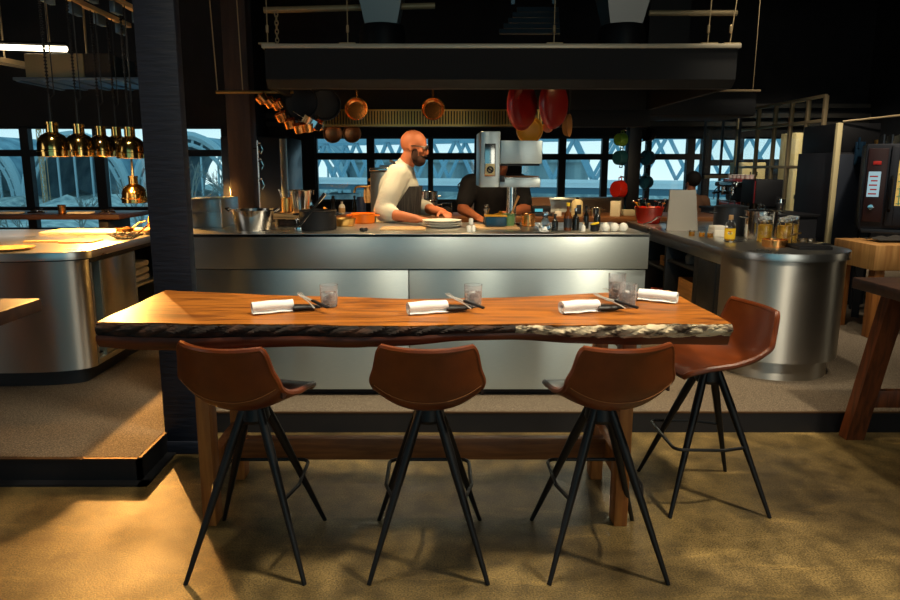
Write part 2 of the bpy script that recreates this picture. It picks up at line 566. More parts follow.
def window(name, x0, x1, z0, z1, y, vbars, hbars, fw=.06):
    e = bpy.data.objects.new(name, None); COL.objects.link(e); e.location = ((x0 + x1) / 2, y, z0); struct(e)
    ox, oz = (x0 + x1) / 2, z0
    f = MB()
    d = .05
    f.box((x0 - ox, -d, 0), (x1 - ox, d, .03)); f.box((x0 - ox, -d, z1 - z0 - .03), (x1 - ox, d, z1 - z0))
    f.box((x0 - ox, -d, .03), (x0 - ox + .03, d, z1 - z0 - .03)); f.box((x1 - ox - .03, -d, .03), (x1 - ox, d, z1 - z0 - .03))
    for a, b in vbars:
        f.box((a - ox, -d, .03), (b - ox, d, z1 - z0 - .03))
    for a, b in hbars:
        f.box((x0 - ox + .03, -d * .9, a - oz), (x1 - ox - .03, d * .9, b - oz))
    f.obj('window_frame', black_paint, e)
    p = MB(); p.box((x0 - ox + .01, -.004, .01), (x1 - ox - .01, .004, z1 - z0 - .01))
    p.obj('window_pane', pane_m, e)
    return e


# nearer strip of wall on the left with a long window
LW = (-8.0, -2.93, .62, 2.05)
m = MB(); wall_y(m, -8.2, -2.9, 0, CZ, 9.0, 9.2, [LW]); struct(m.obj('wall_back_left', wall_m))
window('window_1', *LW, 9.1, [(-6.9, -6.8), (-5.75, -5.63), (-4.74, -4.60), (-3.62, -3.46)], [(1.645, 1.735), (.865, .945)])
m = MB(); m.box((-2.9, 9.0, 0), (-2.8, 11.0, CZ)); struct(m.obj('wall_return', wall_m))
W2 = (-2.03, .70, .92, 2.0); W3 = (1.45, 4.56, .92, 2.0); D1 = (4.66, 5.14, .14, 1.98); W5 = (5.2, 6.9, 1.60, 2.0)
m = MB(); wall_y(m, -2.9, 7.2, 0, CZ, 11.0, 11.2, [W2, W3, D1, W5]); struct(m.obj('wall_back', wall_m))
window('window_2', *W2, 11.1, [(-1.16, -1.03), (-.12, -.03)], [(1.62, 1.735)])
window('window_3', *W3, 11.1, [(2.10, 2.225), (2.835, 2.945), (3.585, 3.67), (4.28, 4.41)], [(1.62, 1.72)])
window('window_4', *W5, 11.1, [(6.0, 6.08)], [])
e = window('door_1', *D1, 11.1, [], [(1.52, 1.62)])
# ceiling beams behind the hood line and timber posts
m = MB()
for z, y in ((2.17, 10.9), (2.30, 10.86), (2.46, 10.9)):
    m.box((-2.8, y, z), (7.2, y + .1, z + .07))
struct(m.obj('trim_3', beam_m))
m = MB()
for y in (5.2, 8.2):
    m.box((-8.2, y, 3.75), (7.2, y + .25, CZ))
for x in (-3.8, 2.9):
    m.box((x, -3, 3.9), (x + .2, 11, CZ))
struct(m.obj('trim_4', ceiling_m))
m = MB()
m.box((-1.428, 3.19, 0), (-1.232, 3.26, CZ), .006)
m.box((-1.405, 3.26, 0), (-1.26, 3.33, CZ), .004)
m.box((-1.44, 3.18, 0), (-1.222, 3.34, .07), .004)
struct(m.obj('pillar', timber_black))
m = MB(); m.box((-1.58, 4.98, ZS), (-1.40, 5.14, CZ), .006); struct(m.obj('timber_post', dark_wood))

# ------------------------------------------------------------------ outside
m = MB(); m.box((-120, 12, -6), (120, 160, -5)); o = m.obj('river_water', mat('river', srgb(96, 142, 160), .5, col2=srgb(206, 226, 232), vscale=.35, stretch=(.5, 1.6, 1), detail=10, ramp=(.4, .6))); struct(o)
stone_m = mat('stony_bank', srgb(206, 206, 198), .9, col2=srgb(128, 142, 144), vscale=1.2, detail=8)
m = MB()


def bank(u, v):
    x = -70 + u * 140; y = 62 + v * 60
    return (x, y, -5 + min(1, v * 8) * 2.6 + .6 * math.sin(x * .3 + y) + .5 * math.sin(x * .9))


m.surf(bank, 60, 16)
struct(m.obj('ground_far_bank', stone_m))
m = MB()
m.surf(lambda u, v: (-75 + u * 58, 14.5 + v * 44, -1.6 + .5 * math.sin(u * 31 + v * 9) + .35 * math.sin(u * 57) - 1.8 * v * (1 - v) * 2), 50, 18)
struct(m.obj('ground_near_bank', stone_m))

br = thing('truss_bridge', 'blue-grey steel truss bridge across the river outside the windows', 'bridge', (4, 50, -4.8), R(-28))
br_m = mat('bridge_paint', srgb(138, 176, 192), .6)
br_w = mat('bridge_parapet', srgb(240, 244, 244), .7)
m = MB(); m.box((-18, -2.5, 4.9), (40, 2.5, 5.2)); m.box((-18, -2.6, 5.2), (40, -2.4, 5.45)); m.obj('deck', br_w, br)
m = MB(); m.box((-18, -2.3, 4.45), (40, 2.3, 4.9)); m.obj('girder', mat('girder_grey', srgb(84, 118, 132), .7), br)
for y in (-2.4, 2.4):
    m = MB(); m.box((-18, y - .25, 8.2), (40, y + .25, 8.75)); m.obj('top_chord', br_m, br)
for k in range(19):
    x = -18 + k * 3.0
    for y, s in ((-2.4, 1), (2.4, -1)):
        m = MB()
        a, b = (x, x + 1.5) if s > 0 else (x + 1.5, x)
        m.box((-.11, -.12, 0), (.11, .12, math.hypot(1.5, 2.9)), M=Matrix.Translation((a, y, 5.4)) @ Matrix.Rotation(math.atan2(b - a, 2.9), 4, 'Y'))
        m.box((-.11, -.12, 0), (.11, .12, math.hypot(1.5, 2.9)), M=Matrix.Translation((b, y, 8.3)) @ Matrix.Rotation(PI - math.atan2((a + 3 * s) - b, 2.9), 4, 'Y'))
        m.obj('diagonal_beam', br_m, br)
for x in (-14, 6, 26):
    m = MB(); m.box((x - .9, -2, -.2), (x + .9, 2, 4.0), .1); m.obj('pier', stone_m, br)

hall = thing('arched_hall', 'long market hall of steel arches on the far bank beyond the left window', 'building', (-44, 74, -2.4), R(0))
hall_m = mat('hall_steel', srgb(170, 192, 198), .7)
for k in range(5):
    cx = -22 + k * 12.5
    pts = [(cx + 6 * math.cos(PI * t / 16), 0, 7.5 * math.sin(PI * t / 16)) for t in range(17)]
    m = MB(); m.tube(pts, .5, 6)
    m.tube([(p[0] * .86 + cx * .14, 0, p[2] * .86) for p in pts], .25, 6)
    for t in range(1, 16):
        m.tube([pts[t], (pts[t][0] * .86 + cx * .14, 0, pts[t][2] * .86)], .16, 5)
    for t in range(-2, 3):
        m.box((cx + t * 1.9 - .1, -.1, 0), (cx + t * 1.9 + .1, .1, 5.6 - abs(t) * .6))
    m.obj('arch', hall_m, hall)
    m = MB()
    m.surf(lambda u, v: (cx + 6 * math.cos(PI * u), .6 + v * 22, 7.5 * math.sin(PI * u)), 16, 2, .1)
    m.obj('vault', mat('hall_roof', srgb(98, 132, 146), .8, col2=srgb(150, 176, 186), vscale=.5), hall)
m = MB(); m.box((34, 2, 0), (62, 20, 4.4)); m.box((34, 1.5, 4.4), (62, 20, 5.2)); m.obj('wing', mat('hall_wing', srgb(172, 186, 186), .8, col2=srgb(110, 130, 136), vscale=.6, stretch=(1, 1, .02)), hall)

cr = thing('tower_crane', 'thin orange lattice tower crane rising behind the arched hall', 'crane', (-42.2, 70, -2.6))
cr.scale = (.5, .5, 1)
m = MB()
for dx in (-.5, .5):
    for dy in (-.5, .5):
        m.tube([(dx, dy, 0), (dx, dy, 13)], .09, 5)
for k in range(13):
    m.tube([(-.5, -.5, k), (.5, -.5, k + 1)], .07, 5); m.tube([(.5, -.5, k), (-.5, -.5, k + 1)], .07, 5)
    m.tube([(-.5, -.5, k), (.5, -.5, k)], .07, 5)
m.obj('mast', mat('crane_paint', srgb(190, 150, 110), .6), cr)
m = MB(); m.box((-9, -.3, 13), (4, .3, 13.5)); m.obj('jib', MATS['crane_paint'], cr)

twig = mat('bare_twig', srgb(128, 132, 126), .9)


def tree_mesh(seed):
    rnd = random.Random(seed)
    m = MB()

    def br_(p, d, L, r, lv):
        q = p + d * L
        m.tube([p, p.lerp(q, .5) + Vector((rnd.uniform(-1, 1), rnd.uniform(-1, 1), 0)) * L * .04, q], [r, r * .8, r * .6], 4)
        if lv == 0:
            return
        for k in range(3):
            nd = (d + Vector((rnd.uniform(-.7, .7), rnd.uniform(-.7, .7), rnd.uniform(-.1, .45)))).normalized()
            br_(p.lerp(q, rnd.uniform(.55, 1)), nd, L * rnd.uniform(.6, .8), r * .6, lv - 1)
    br_(Vector((0, 0, 0)), Vector((0, 0, 1)), 1.5, .09, 4)
    return m


tree0 = [tree_mesh(s) for s in (1, 2)]
t0 = []
for i, tm in enumerate(tree0):
    t0.append(tm.obj('bare_tree', twig))
tl = ['bare tree at the far left edge outside the long window', 'bare tree just left of the first window mullion', 'bare tree right of the wide middle pane outside', 'bare tree behind the lowest hanging brass lamp outside',
      'bare tree outside between the black pillar and the timber post', 'bare tree farther off close to the timber post', 'bare tree near the window bar left of the low lamp']
for i, (x, y, s) in enumerate(((-18.5, 27, .95), (-16.2, 25, .7), (-15.5, 28, .8), (-12.0, 26, 1.0), (-9.9, 27, 1.25), (-9.2, 30, 1.25), (-14, 30, .7))):
    o = t0[i % 2] if i < 2 else t0[i % 2].copy()
    if i >= 2:
        COL.objects.link(o)
    o.location = (x, y, -2.3); o.scale = (s, s, s); o.rotation_euler = (0, 0, i * 1.3)
    tag(o, tl[i], 'tree', 'bare trees outside the long window')

# ------------------------------------------------------------------ live-edge bar table
TX0, TX1, TZ0, TZ1 = -1.285, 1.115, .838, .92


def t_front(x):
    return 2.345 - .035 * math.cos((x - .05) * 1.25) + .008 * math.sin(x * 9) + .004 * math.sin(x * 23) + .012 * (x > .9) * (x - .9)


def t_back(x):
    u = (x + .07) / 1.2
    return 2.80 + .205 * min(1, abs(u)) ** 1.5 + .006 * math.sin(x * 11)


def t_low(x):
    return TZ0 + .018 * math.sin(x * 2.6 + .9) + .006 * math.sin(x * 7)


tb = thing('bar_table', 'long live-edge wooden bar table on oak legs in the foreground', 'table', (-.07, 2.7, 0))
OX, OY = .07, -2.7


m = MB()
t = bmesh.new()
N, K = 96, 10
T, B = [], []
for i in range(N + 1):
    x = TX0 + (TX1 - TX0) * i / N
    rt, rb = [], []
    for j in range(K + 1):
        y = t_front(x) + .006 + (t_back(x) - t_front(x) - .006) * j / K
        rt.append(t.verts.new((x + OX, y + OY, TZ1 + .0015 * math.sin(x * 5 + j))))
        rb.append(t.verts.new((x + OX, y + OY + (.02 if j == 0 else 0), t_low(x))))
    T.append(rt); B.append(rb)
for i in range(N):
    for j in range(K):
        t.faces.new((T[i][j], T[i + 1][j], T[i + 1][j + 1], T[i][j + 1]))
        t.faces.new((B[i][j], B[i][j + 1], B[i + 1][j + 1], B[i + 1][j]))
    t.faces.new((T[i][0], B[i][0], B[i + 1][0], T[i + 1][0]))
    t.faces.new((T[i][K], T[i + 1][K], B[i + 1][K], B[i][K]))
for j in range(K):
    t.faces.new((T[0][j], T[0][j + 1], B[0][j + 1], B[0][j])); t.faces.new((T[N][j], B[N][j], B[N][j + 1], T[N][j + 1]))
bmesh.ops.recalc_face_normals(t, faces=t.faces)
m._merge(t)
slab = m.obj('tabletop', slab_m, tb)


def edge_strip(x0, x1, z_off):
    def fn(u, v):
        x = x0 + (x1 - x0) * u
        zt = TZ1 - .004; zb = t_low(x) + .002
        if z_off:
            zb = zb + (zt - zb) * (.42 + .05 * math.sin(x * 6.3) + .02 * math.sin(x * 19))
        z = zt + (zb - zt) * v
        bulge = math.sin(PI * min(1, v * 1.02)) * (.014 + .004 * math.sin(x * 17)) + .003 * math.sin(x * 61 + v * 9) + .002 * math.sin(x * 131 + v * 17)
        return (x + OX, t_front(x) + .004 - bulge - .004 + v * .012 + OY, z)
    return fn


m = MB(); m.surf(edge_strip(TX0 + .002, .30, 1), 150, 10, .008); m.obj('bark_edge', bark, tb, 'dark brown bark edge')
m = MB(); m.surf(edge_strip(.30, TX1 - .002, 1), 110, 8, .010); m.obj('pale_bark_edge', bark_pale, tb, 'pale flaking bark edge')


def low_edge(u, v):
    x = TX0 + .002 + (TX1 - TX0 - .004) * u
    zb = t_low(x) + .001
    zt = TZ1 - .004 + (zb - (TZ1 - .004)) * .50
    f = .5 + .5 * math.tanh((x - .3) * 6)
    return (x + OX, t_front(x) - .010 * math.sin(PI * (.15 + .85 * v)) * (1 - f) + .010 * f + .012 * v * v + OY, zt + (zb - zt) * v)


m = MB(); m.surf(low_edge, 120, 8, .008); m.obj('lower_edge', mat('edge_wood', srgb(104, 50, 26), .45, col2=srgb(62, 30, 18), vscale=5, stretch=(.8, 3, 7), detail=6), tb, 'smooth reddish wood below the bark')
for x in (-.953, .785):
    for y in (2.49, 2.90):
        m = MB(); m.box((x - .028 + OX, y + OY, 0), (x + .028 + OX, y + .085 + OY, .842), .004)
        m.obj('leg', oak, tb)
    m = MB(); m.box((x - .022 + OX, 2.575 + OY, .195), (x + .022 + OX, 2.90 + OY, .295), .004); m.obj('side_rail', oak, tb)
    m = MB(); m.box((x - .026 + OX, 2.575 + OY, .76), (x + .026 + OX, 2.90 + OY, .845), .004); m.obj('top_rail', oak, tb)
m = MB(); m.box((-.931 + OX, 2.70 + OY, .20), (.763 + OX, 2.745 + OY, .30), .004); m.obj('stretcher', oak_x, tb)

# ------------------------------------------------------------------ bar stools
SEATZ = .648


def prof_pt(v):
    # profile from seat front lip (v=0) over the seat to the top of the back (v=1): (y, z, half width, side raise, side forward)
    P = [(0.0, .205, SEATZ - .028, .142, .000, .0), (.05, .197, SEATZ - .012, .158, .002, .0), (.2, .12, SEATZ, .176, .012, .0), (.38, 0.0, SEATZ - .014, .186, .040, .0),
         (.50, -.085, SEATZ - .016, .190, .066, .004), (.58, -.145, SEATZ - .002, .193, .082, .012), (.64, -.183, SEATZ + .030, .196, .072, .030), (.72, -.203, SEATZ + .084, .194, .034, .046),
         (.84, -.218, SEATZ + .155, .180, .000, .046), (.96, -.232, SEATZ + .220, .166, .010, .042), (1.0, -.236, SEATZ + .237, .152, .006, .040)]
    for a, b in zip(P, P[1:]):
        if v <= b[0] + 1e-9:
            f = (v - a[0]) / (b[0] - a[0])
            return [a[k] + (b[k] - a[k]) * f for k in range(1, 6)]
    return list(P[-1][1:])


def smooth_prof(v):
    s = [0] * 5; n = 0
    for d in (-.03, -.015, 0, .015, .03):
        q = prof_pt(min(1, max(0, v + d)))
        s = [a + b for a, b in zip(s, q)]; n += 1
    return [a / n for a in s]


def shell_fn(u, v, off=0):
    y, z, hw, sr, sf = smooth_prof(v)
    s = u * 2 - 1
    return (s * hw, y + sf * s * s, z + sr * abs(s) ** 2.4 + off)


stool = thing('bar_stool', 'bar stool with cognac leather bucket seat, second from the left at the bar table', 'bar stool', (-.024, 2.325, 0), 0, 'leather bar stools')
m = MB()
m.surf(shell_fn, 28, 56, .020)
shell = m.obj('seat_shell', leather, stool, angle=60)
m = MB()
rim = [shell_fn(0, v / 40) for v in range(41)] + [shell_fn(u / 20, 1) for u in range(1, 20)] + [shell_fn(1, 1 - v / 40) for v in range(41)] + [shell_fn(1 - u / 20, 0) for u in range(1, 20)]
m.tube(rim, .0125, 8, True)
piping = m.obj('piping', leather, stool)
for vv, of in ((.30, .012), (.66, .0)):
    m = MB()
    pts = []
    for k in range(25):
        u = .03 + .94 * k / 24
        p = Vector(shell_fn(u, vv)); e_ = Vector(shell_fn(u + .001, vv)) - p; f_ = Vector(shell_fn(u, vv + .002)) - p
        n_ = e_.cross(f_).normalized()
        pts.append(p + n_ * .0115)
    m.tube(pts, .0012, 5)
    seam = m.obj('stitched_seam', thread, stool)
m = MB(); m.box((-.004, -.012, -.012), (.004, .012, .012), M=Matrix.Translation((.196, -.125, SEATZ + .062)))
tagm = m.obj('leather_tag', mat('dark_leather_tag', srgb(52, 24, 14), .6), stool)
m = MB(); m.box((-.06, -.06, SEATZ - .034), (.06, .06, SEATZ - .028), .003); m.lathe([(0, .605), (.052, .605), (.060, .56), (.052, .545), (0, .545)]); m.cyl((0, 0, .6), (0, 0, SEATZ - .028), .03)
m.obj('swivel_hub', black_metal, stool)
FT = .217
for sx_, sy_ in ((-1, -1), (1, -1), (1, 1), (-1, 1)):
    m = MB(); m.tube([(sx_ * .030, sy_ * .030, .600), (sx_ * .075, sy_ * .075, .46), (sx_ * FT, sy_ * FT, .0)], [.017, .018, .0085], 12)
    m.obj('leg', black_metal, stool)
lx = .030 + (FT - .030) * (.6 - .285) / .6
m = MB()
w_ = .165
pts = [(-lx - .004, -lx, .285), (-w_, -.02, .287), (-w_ - .0, lx - .02, .289)]
for k in range(7):
    a = PI - k / 6 * PI / 2
    pts.append((-w_ + .035 + .035 * math.cos(a), lx + .03 + .035 * math.sin(a), .29))
for k in range(7):
    a = PI / 2 - k / 6 * PI / 2
    pts.append((w_ - .035 + .035 * math.cos(a), lx + .03 + .035 * math.sin(a), .29))
pts += [(w_, lx - .02, .289), (w_, -.02, .287), (lx + .004, -lx, .285)]
m.tube(pts, .0075, 8)
m.obj('footrest', black_metal, stool)


def swivel(root, deg):
    for c in root.children:
        if c.name.split('.')[0] in ('seat_shell', 'piping', 'stitched_seam', 'leather_tag'):
            c.rotation_euler = (0, 0, R(deg))


s1 = dup(stool, (-.692, 2.325, 0), R(0), 'bar stool with cognac leather bucket seat, leftmost of the row beside the black pillar', 'leather bar stools')
swivel(s1, -15)
s3 = dup(stool, (.633, 2.325, 0), R(0), 'cognac leather bar stool with its back to us in front of the right table legs', 'leather bar stools')
swivel(s3, 9)
s4 = dup(stool, (1.235, 2.775, 0), R(90), 'bar stool at the right end of the table, its cognac seat open to view', 'leather bar stools')
swivel(s4, 9)
swivel(stool, -1)

# ------------------------------------------------------------------ place settings on the table
TT = TZ1 + .0025


def napkin(loc, rz, label):
    m = MB()
    L = .165
    # rolled linen: outer roll plus a visible spiral end and a free flap
    def roll(u, v):
        a = v * 2 * PI * 2.2
        r = .0265 - .017 * v + .0010 * math.sin(u * 9 + a)
        x = (u - .5) * (L - .008 * v)
        return (x, r * math.cos(a - 2.1) * 1.12, .0245 + r * math.sin(a - 2.1) * (.92 + .05 * math.sin(u * 5)))
    m.surf(roll, 20, 66, .004)
    m.surf(lambda u, v: ((u - .5) * L * .98, -.014 - .014 * v, .010 - .007 * v + .001 * math.sin(u * 12)), 14, 6, .003)
    o = m.obj('rolled_napkin', napkin_m, loc=loc, rot=(0, 0, rz), angle=70)
    return tag(o, label, 'napkin', 'rolled white napkins on the bar table')


napkin((-.655, 2.525, TT), R(24), 'rolled white linen napkin beside the water glass at the left end of the table')
napkin((-.030, 2.515, TT), R(20), 'rolled white linen napkin at the middle of the table')
napkin((.585, 2.53, TT), R(17), 'rolled white linen napkin left of the two water glasses')
napkin((.975, 2.745, TT), R(-30), 'rolled white linen napkin near the far right corner of the table')


def fork_mesh():
    m = MB()
    m.surf(lambda u, v: ((v - .5) * (.005 + .004 * abs(u - .35)), -.09 + .12 * u, .003 + .004 * math.sin(u * 3)), 12, 2, .0025)
    m.surf(lambda u, v: ((v - .5) * (.006 + .017 * u), .03 + .028 * u, .006 + .001 * u), 6, 4, .0022)
    for k in range(4):
        x = -.0095 + k * .0063
        m.tube([(x, .057, .007), (x, .075, .008), (x * .95, .096, .012)], [.0016, .0016, .0009], 6)
    return m


def cutlery(loc, rz, lab_f, lab_k, lab_h, flip=1):
    """black leather cuff holding the napkin roll's cutlery; fork and knife crossed on it"""
    x, y, z = loc
    c, s = math.cos(rz), math.sin(rz)
    m = MB()
    m.surf(lambda u, v: ((u - .5) * .085, .026 * math.cos(v * 2 * PI) * (1 - .3 * u), .013 + .012 * math.sin(v * 2 * PI) * (1 - .25 * u)), 8, 18, .003)
    m.cyl((-.03, .008, .012), (.072, .004, .015), .0065); m.cyl((-.03, -.009, .012), (.066, -.014, .014), .006)
    o = m.obj('cutlery_cuff', mat('black_leather', srgb(24, 22, 22), .45), loc=loc, rot=(0, 0, rz)); tag(o, lab_h, 'cutlery holder', 'black cutlery cuffs')
    f = fork_mesh().obj('fork', mat('cutlery_steel', (.85, .83, .8, 1), .35, .75), loc=(x + .012 * c, y + .012 * s, z + .034), rot=(R(7), 0, rz + R(22) * flip)); tag(f, lab_f, 'fork', 'forks on the table')
    k = thing('table_knife', lab_k, 'knife', (x + .036 * c, y + .036 * s, z + .0375), 0, 'knives on the table', rot=(R(8), 0, rz + R(40) * flip))
    m = MB(); m.prism([(-.008, 0), (.008, 0), (.009, .05), (.004, .095), (-.004, .10), (-.008, .06)], 0, .0022); m.obj('blade', MATS['cutlery_steel'], k)
    m = MB(); m.box((-.0075, -.10, -.003), (.0075, .005, .006), .003); m.obj('handle', black_plastic, k)


cutlery((-.535, 2.555, TT), R(8), 'steel fork lying across the black cuff at the left place setting', 'knife with black handle at the left place setting', 'black leather cutlery cuff at the left place setting')
cutlery((.085, 2.545, TT), R(8), 'steel fork lying across the black cuff at the middle place setting', 'knife with black handle at the middle place setting', 'black leather cutlery cuff at the middle place setting')
cutlery((.700, 2.55, TT), R(6), 'steel fork lying in front of the two water glasses', 'knife with black handle in front of the two water glasses', 'black leather cutlery cuff left of the two water glasses')
cutlery((.855, 2.79, TT), R(160), 'steel fork at the far right place setting behind the glasses', 'knife with black handle at the far right place setting', 'black leather cutlery cuff at the far right place setting', -1)


def tumbler(loc, h, r, label, ribs=False):
    g = thing('water_glass', label, 'glass', loc, 0, 'water glasses on the bar table')
    m = MB()
    m.lathe([(0, 0), (r * .86, 0), (r * .90, .004), (r, h), (r - .0022, h), (r * .90 - .0022, .010), (0, .010)], n=28)
    m.obj('tumbler', tumbler_m, g)
    m = MB(); m.lathe([(0, .0105), (r * .90 - .0026, .0105), (r * .955 - .0026, h * .66), (0, h * .66)], n=28); m.obj('water', water, g)
    m = MB()
    rnd = random.Random(int(loc[0] * 1000))
    for k in range(7):
        m.box((-.010, -.010, -.010), (.010, .010, .010), .003, M=Matrix.Translation((rnd.uniform(-.5, .5) * r * .9, rnd.uniform(-.5, .5) * r * .9, rnd.uniform(.026, h * .62))) @ Euler((rnd.random() * 3, rnd.random() * 3, 0)).to_matrix().to_4x4())
    o = m.obj('ice', ice, g); o['kind'] = 'stuff'
    if ribs:
        m = MB()
        for k in range(20):
            a = 2 * PI * k / 20
            m.tube([(r * .93 * math.cos(a), r * .93 * math.sin(a), h * .30), (r * .995 * math.cos(a), r * .995 * math.sin(a), h * .98)], .0012, 5)
        m.obj('ribbing', tumbler_m, g)
    return g


tumbler((-.445, 2.635, TT), .092, .0385, 'short water glass with ice at the left place setting')
tumbler((.160, 2.635, TT), .092, .0385, 'short water glass with ice at the middle of the table')
tumbler((.805, 2.625, TT), .098, .037, 'clear water glass with ice, nearer of the two at the right of the table', True)
tumbler((.800, 2.765, TT), .118, .037, 'taller smoky water glass, farther of the two at the right of the table', True)

# ------------------------------------------------------------------ pass counter
PZ = 1.115
PX0, PX1, PY0, PY1 = -1.60, 1.252, 3.72, 4.52
pc = thing('pass_counter', 'long brushed steel kitchen pass counter behind the bar table', 'counter', (-.17, 3.72, ZS))
o_ = (.17, -3.72, -ZS)


def B(a, b, off):
    return tuple(a[i] + off[i] for i in range(3)), tuple(b[i] + off[i] for i in range(3))


def part_box(name, a, b, mt, parent, off, bev=.002, label=None):
    m = MB(); a2, b2 = B(a, b, off); m.box(a2, b2, bev)
    return m.obj(name, mt, parent, label)


part_box('upper_panel', (PX0, PY0, .908), (PX1, PY0 + .03, PZ - .002), steel, pc, o_)
part_box('lower_panel', (PX0, PY0 + .006, .165), (-.157, PY0 + .03, .902), steel, pc, o_)
part_box('lower_panel', (-.153, PY0 + .006, .165), (PX1 - .01, PY0 + .03, .902), steel, pc, o_)
part_box('plinth', (PX0 + .02, PY0 + .05, ZS), (PX1 - .04, PY1 - .05, .165), black_paint, pc, o_)
part_box('carcass', (PX0 + .01, PY0 + .031, .166), (PX1 - .012, PY1 - .01, PZ - .022), dark_steel, pc, o_)
part_box('worktop', (PX0, PY0 + .0, PZ - .02), (PX1, PY1, PZ), steel_top, pc, o_)

# ------------------------------------------------------------------ steel island on the left
LZ = .985
lc = thing('steel_island', 'rounded brushed steel island counter at the left edge', 'counter', (-3.1, 4.4, ZS))
lo = (3.1, -4.4, -ZS)
LX1, LX0, LYB = -2.165, -4.6, 5.35


def island_poly(ins):
    p = []
    n = 24
    cx, rx = (LX0 + LX1) / 2, (LX1 - LX0) / 2 - ins
    yc = 4.02
    for k in range(n + 1):
        a = PI + PI * k / n
        sgn = 1 if math.cos(a) >= 0 else -1
        p.append((cx + rx * sgn * abs(math.cos(a)) ** .35 + lo[0], yc + (.20 - ins * .9) * math.sin(a) + lo[1]))
    p.append((LX1 - ins + lo[0], LYB - ins + lo[1])); p.append((LX0 + ins + lo[0], LYB - ins + lo[1]))
    return p


m = MB(); m.prism(island_poly(0), LZ - .05 + lo[2], LZ + lo[2], bev=.004); m.obj('worktop', steel_top, lc)
# curved front shell with the right-hand bays left open
m = MB()
pp = island_poly(.03)
fr = [p for p in pp[:25]]
t = bmesh.new()
vb = [t.verts.new((x, y, .225 + lo[2])) for x, y in fr]; vt = [t.verts.new((x, y, LZ - .06 + lo[2])) for x, y in fr]
for k in range(len(fr) - 1):
    t.faces.new((vb[k], vb[k + 1], vt[k + 1], vt[k]))
m._merge(t)
m.obj('curved_front', steel_v, lc, angle=60)
m = MB(); m.prism(island_poly(.10), 0, .225 + lo[2]); m.obj('plinth', dark_steel, lc)
X = LX1 - .03
part_box('base_shelf', (LX0 + .05, 4.03, .225), (X, LYB - .03, .262), steel, lc, lo)
part_box('top_rail', (LX0 + .05, 4.03, LZ - .085), (X, LYB - .03, LZ - .05), dark_steel, lc, lo)
for y0, y1 in ((4.03, 4.045), (4.135, 4.15), (4.62, 4.64), (5.30, 5.318)):
    part_box('divider', (X - .55, y0, .262), (X, y1, LZ - .085), steel, lc, lo)
dr = part_box('door', (X - .02, 4.155, .27), (X, 4.615, LZ - .09), steel, lc, lo)
part_box('back_panel', (X - .57, 4.03, .262), (X - .55, LYB - .03, LZ - .085), black_paint, lc, lo)
part_box('mid_shelf', (X - .55, 4.64, .62), (X - .01, 5.30, .64), steel, lc, lo)

# ------------------------------------------------------------------ steel island on the right
RZ = .965
rc = thing('steel_island', 'brushed steel island counter with a half-round end at the right', 'counter', (2.35, 5.4, ZS))
ro = (-2.35, -5.4, -ZS)
RX0, RX1, RYB, RYC = 1.92, 2.76, 6.39, 4.30


def round_poly(ins, n=28):
    cx, rx = (RX0 + RX1) / 2, (RX1 - RX0) / 2 - ins
    p = [(cx + rx * math.cos(PI + PI * k / n) + ro[0], RYC + (.37 - ins) * math.sin(PI + PI * k / n) + ro[1]) for k in range(n + 1)]
    p += [(RX1 - ins + ro[0], RYB - ins + ro[1]), (RX0 + ins + ro[0], RYB - ins + ro[1])]
    return p


m = MB(); m.prism(round_poly(0), RZ - .05 + ro[2], RZ + ro[2], bev=.004); m.obj('worktop', steel_top, rc)
pp = round_poly(.022)[:29]
pp[0] = (pp[0][0], pp[0][1])
t = bmesh.new(); m = MB()
pp = pp + [(RX1 - .022 + ro[0], RYB - .03 + ro[1])]
vb = [t.verts.new((x, y, .25 + ro[2])) for x, y in pp]; vt = [t.verts.new((x, y, RZ - .055 + ro[2])) for x, y in pp]
for k in range(len(pp) - 1):
    t.faces.new((vb[k], vb[k + 1], vt[k + 1], vt[k]))
m._merge(t); m.obj('curved_front', steel_v, rc, angle=60)
m = MB(); m.prism(round_poly(.075), 0, .25 + ro[2]); m.obj('plinth', steel_v, rc)
X = RX0 + .022
part_box('base_shelf', (X, RYC + .005, .25), (RX1 - .05, RYB - .03, .29), dark_steel, rc, ro)
part_box('top_rail', (X, RYC + .005, RZ - .12), (RX1 - .05, RYB - .03, RZ - .05), steel, rc, ro)
part_box('back_panel', (X + .45, RYC + .01, .29), (X + .47, RYB - .03, RZ - .12), black_paint, rc, ro)
for y0, y1 in ((4.305, 4.36), (4.665, 4.75), (5.33, 5.37), (5.95, 5.99), (6.31, 6.358)):
    part_box('divider', (X, y0, .29), (X + .45, y1, RZ - .12), dark_steel, rc, ro)
part_box('shelf', (X + .01, 5.37, .62), (X + .45, 5.95, .635), dark_steel, rc, ro)
part_box('shelf', (X + .01, 4.75, .72), (X + .45, 5.33, .735), dark_steel, rc, ro)
dr = part_box('fridge_drawer', (X - .004, 4.365, .46), (X + .44, 4.66, RZ - .125), dark_steel, rc, ro)
m = MB()
a2, b2 = B((X - .03, 4.385, .435), (X - .015, 4.64, .45), ro); m.box(a2, b2, .004)
m.obj('handle', chrome, dr)
a_ = part_box('drawer', (X - .002, 4.365, .30), (X + .44, 4.66, .425), dark_steel, rc, ro)

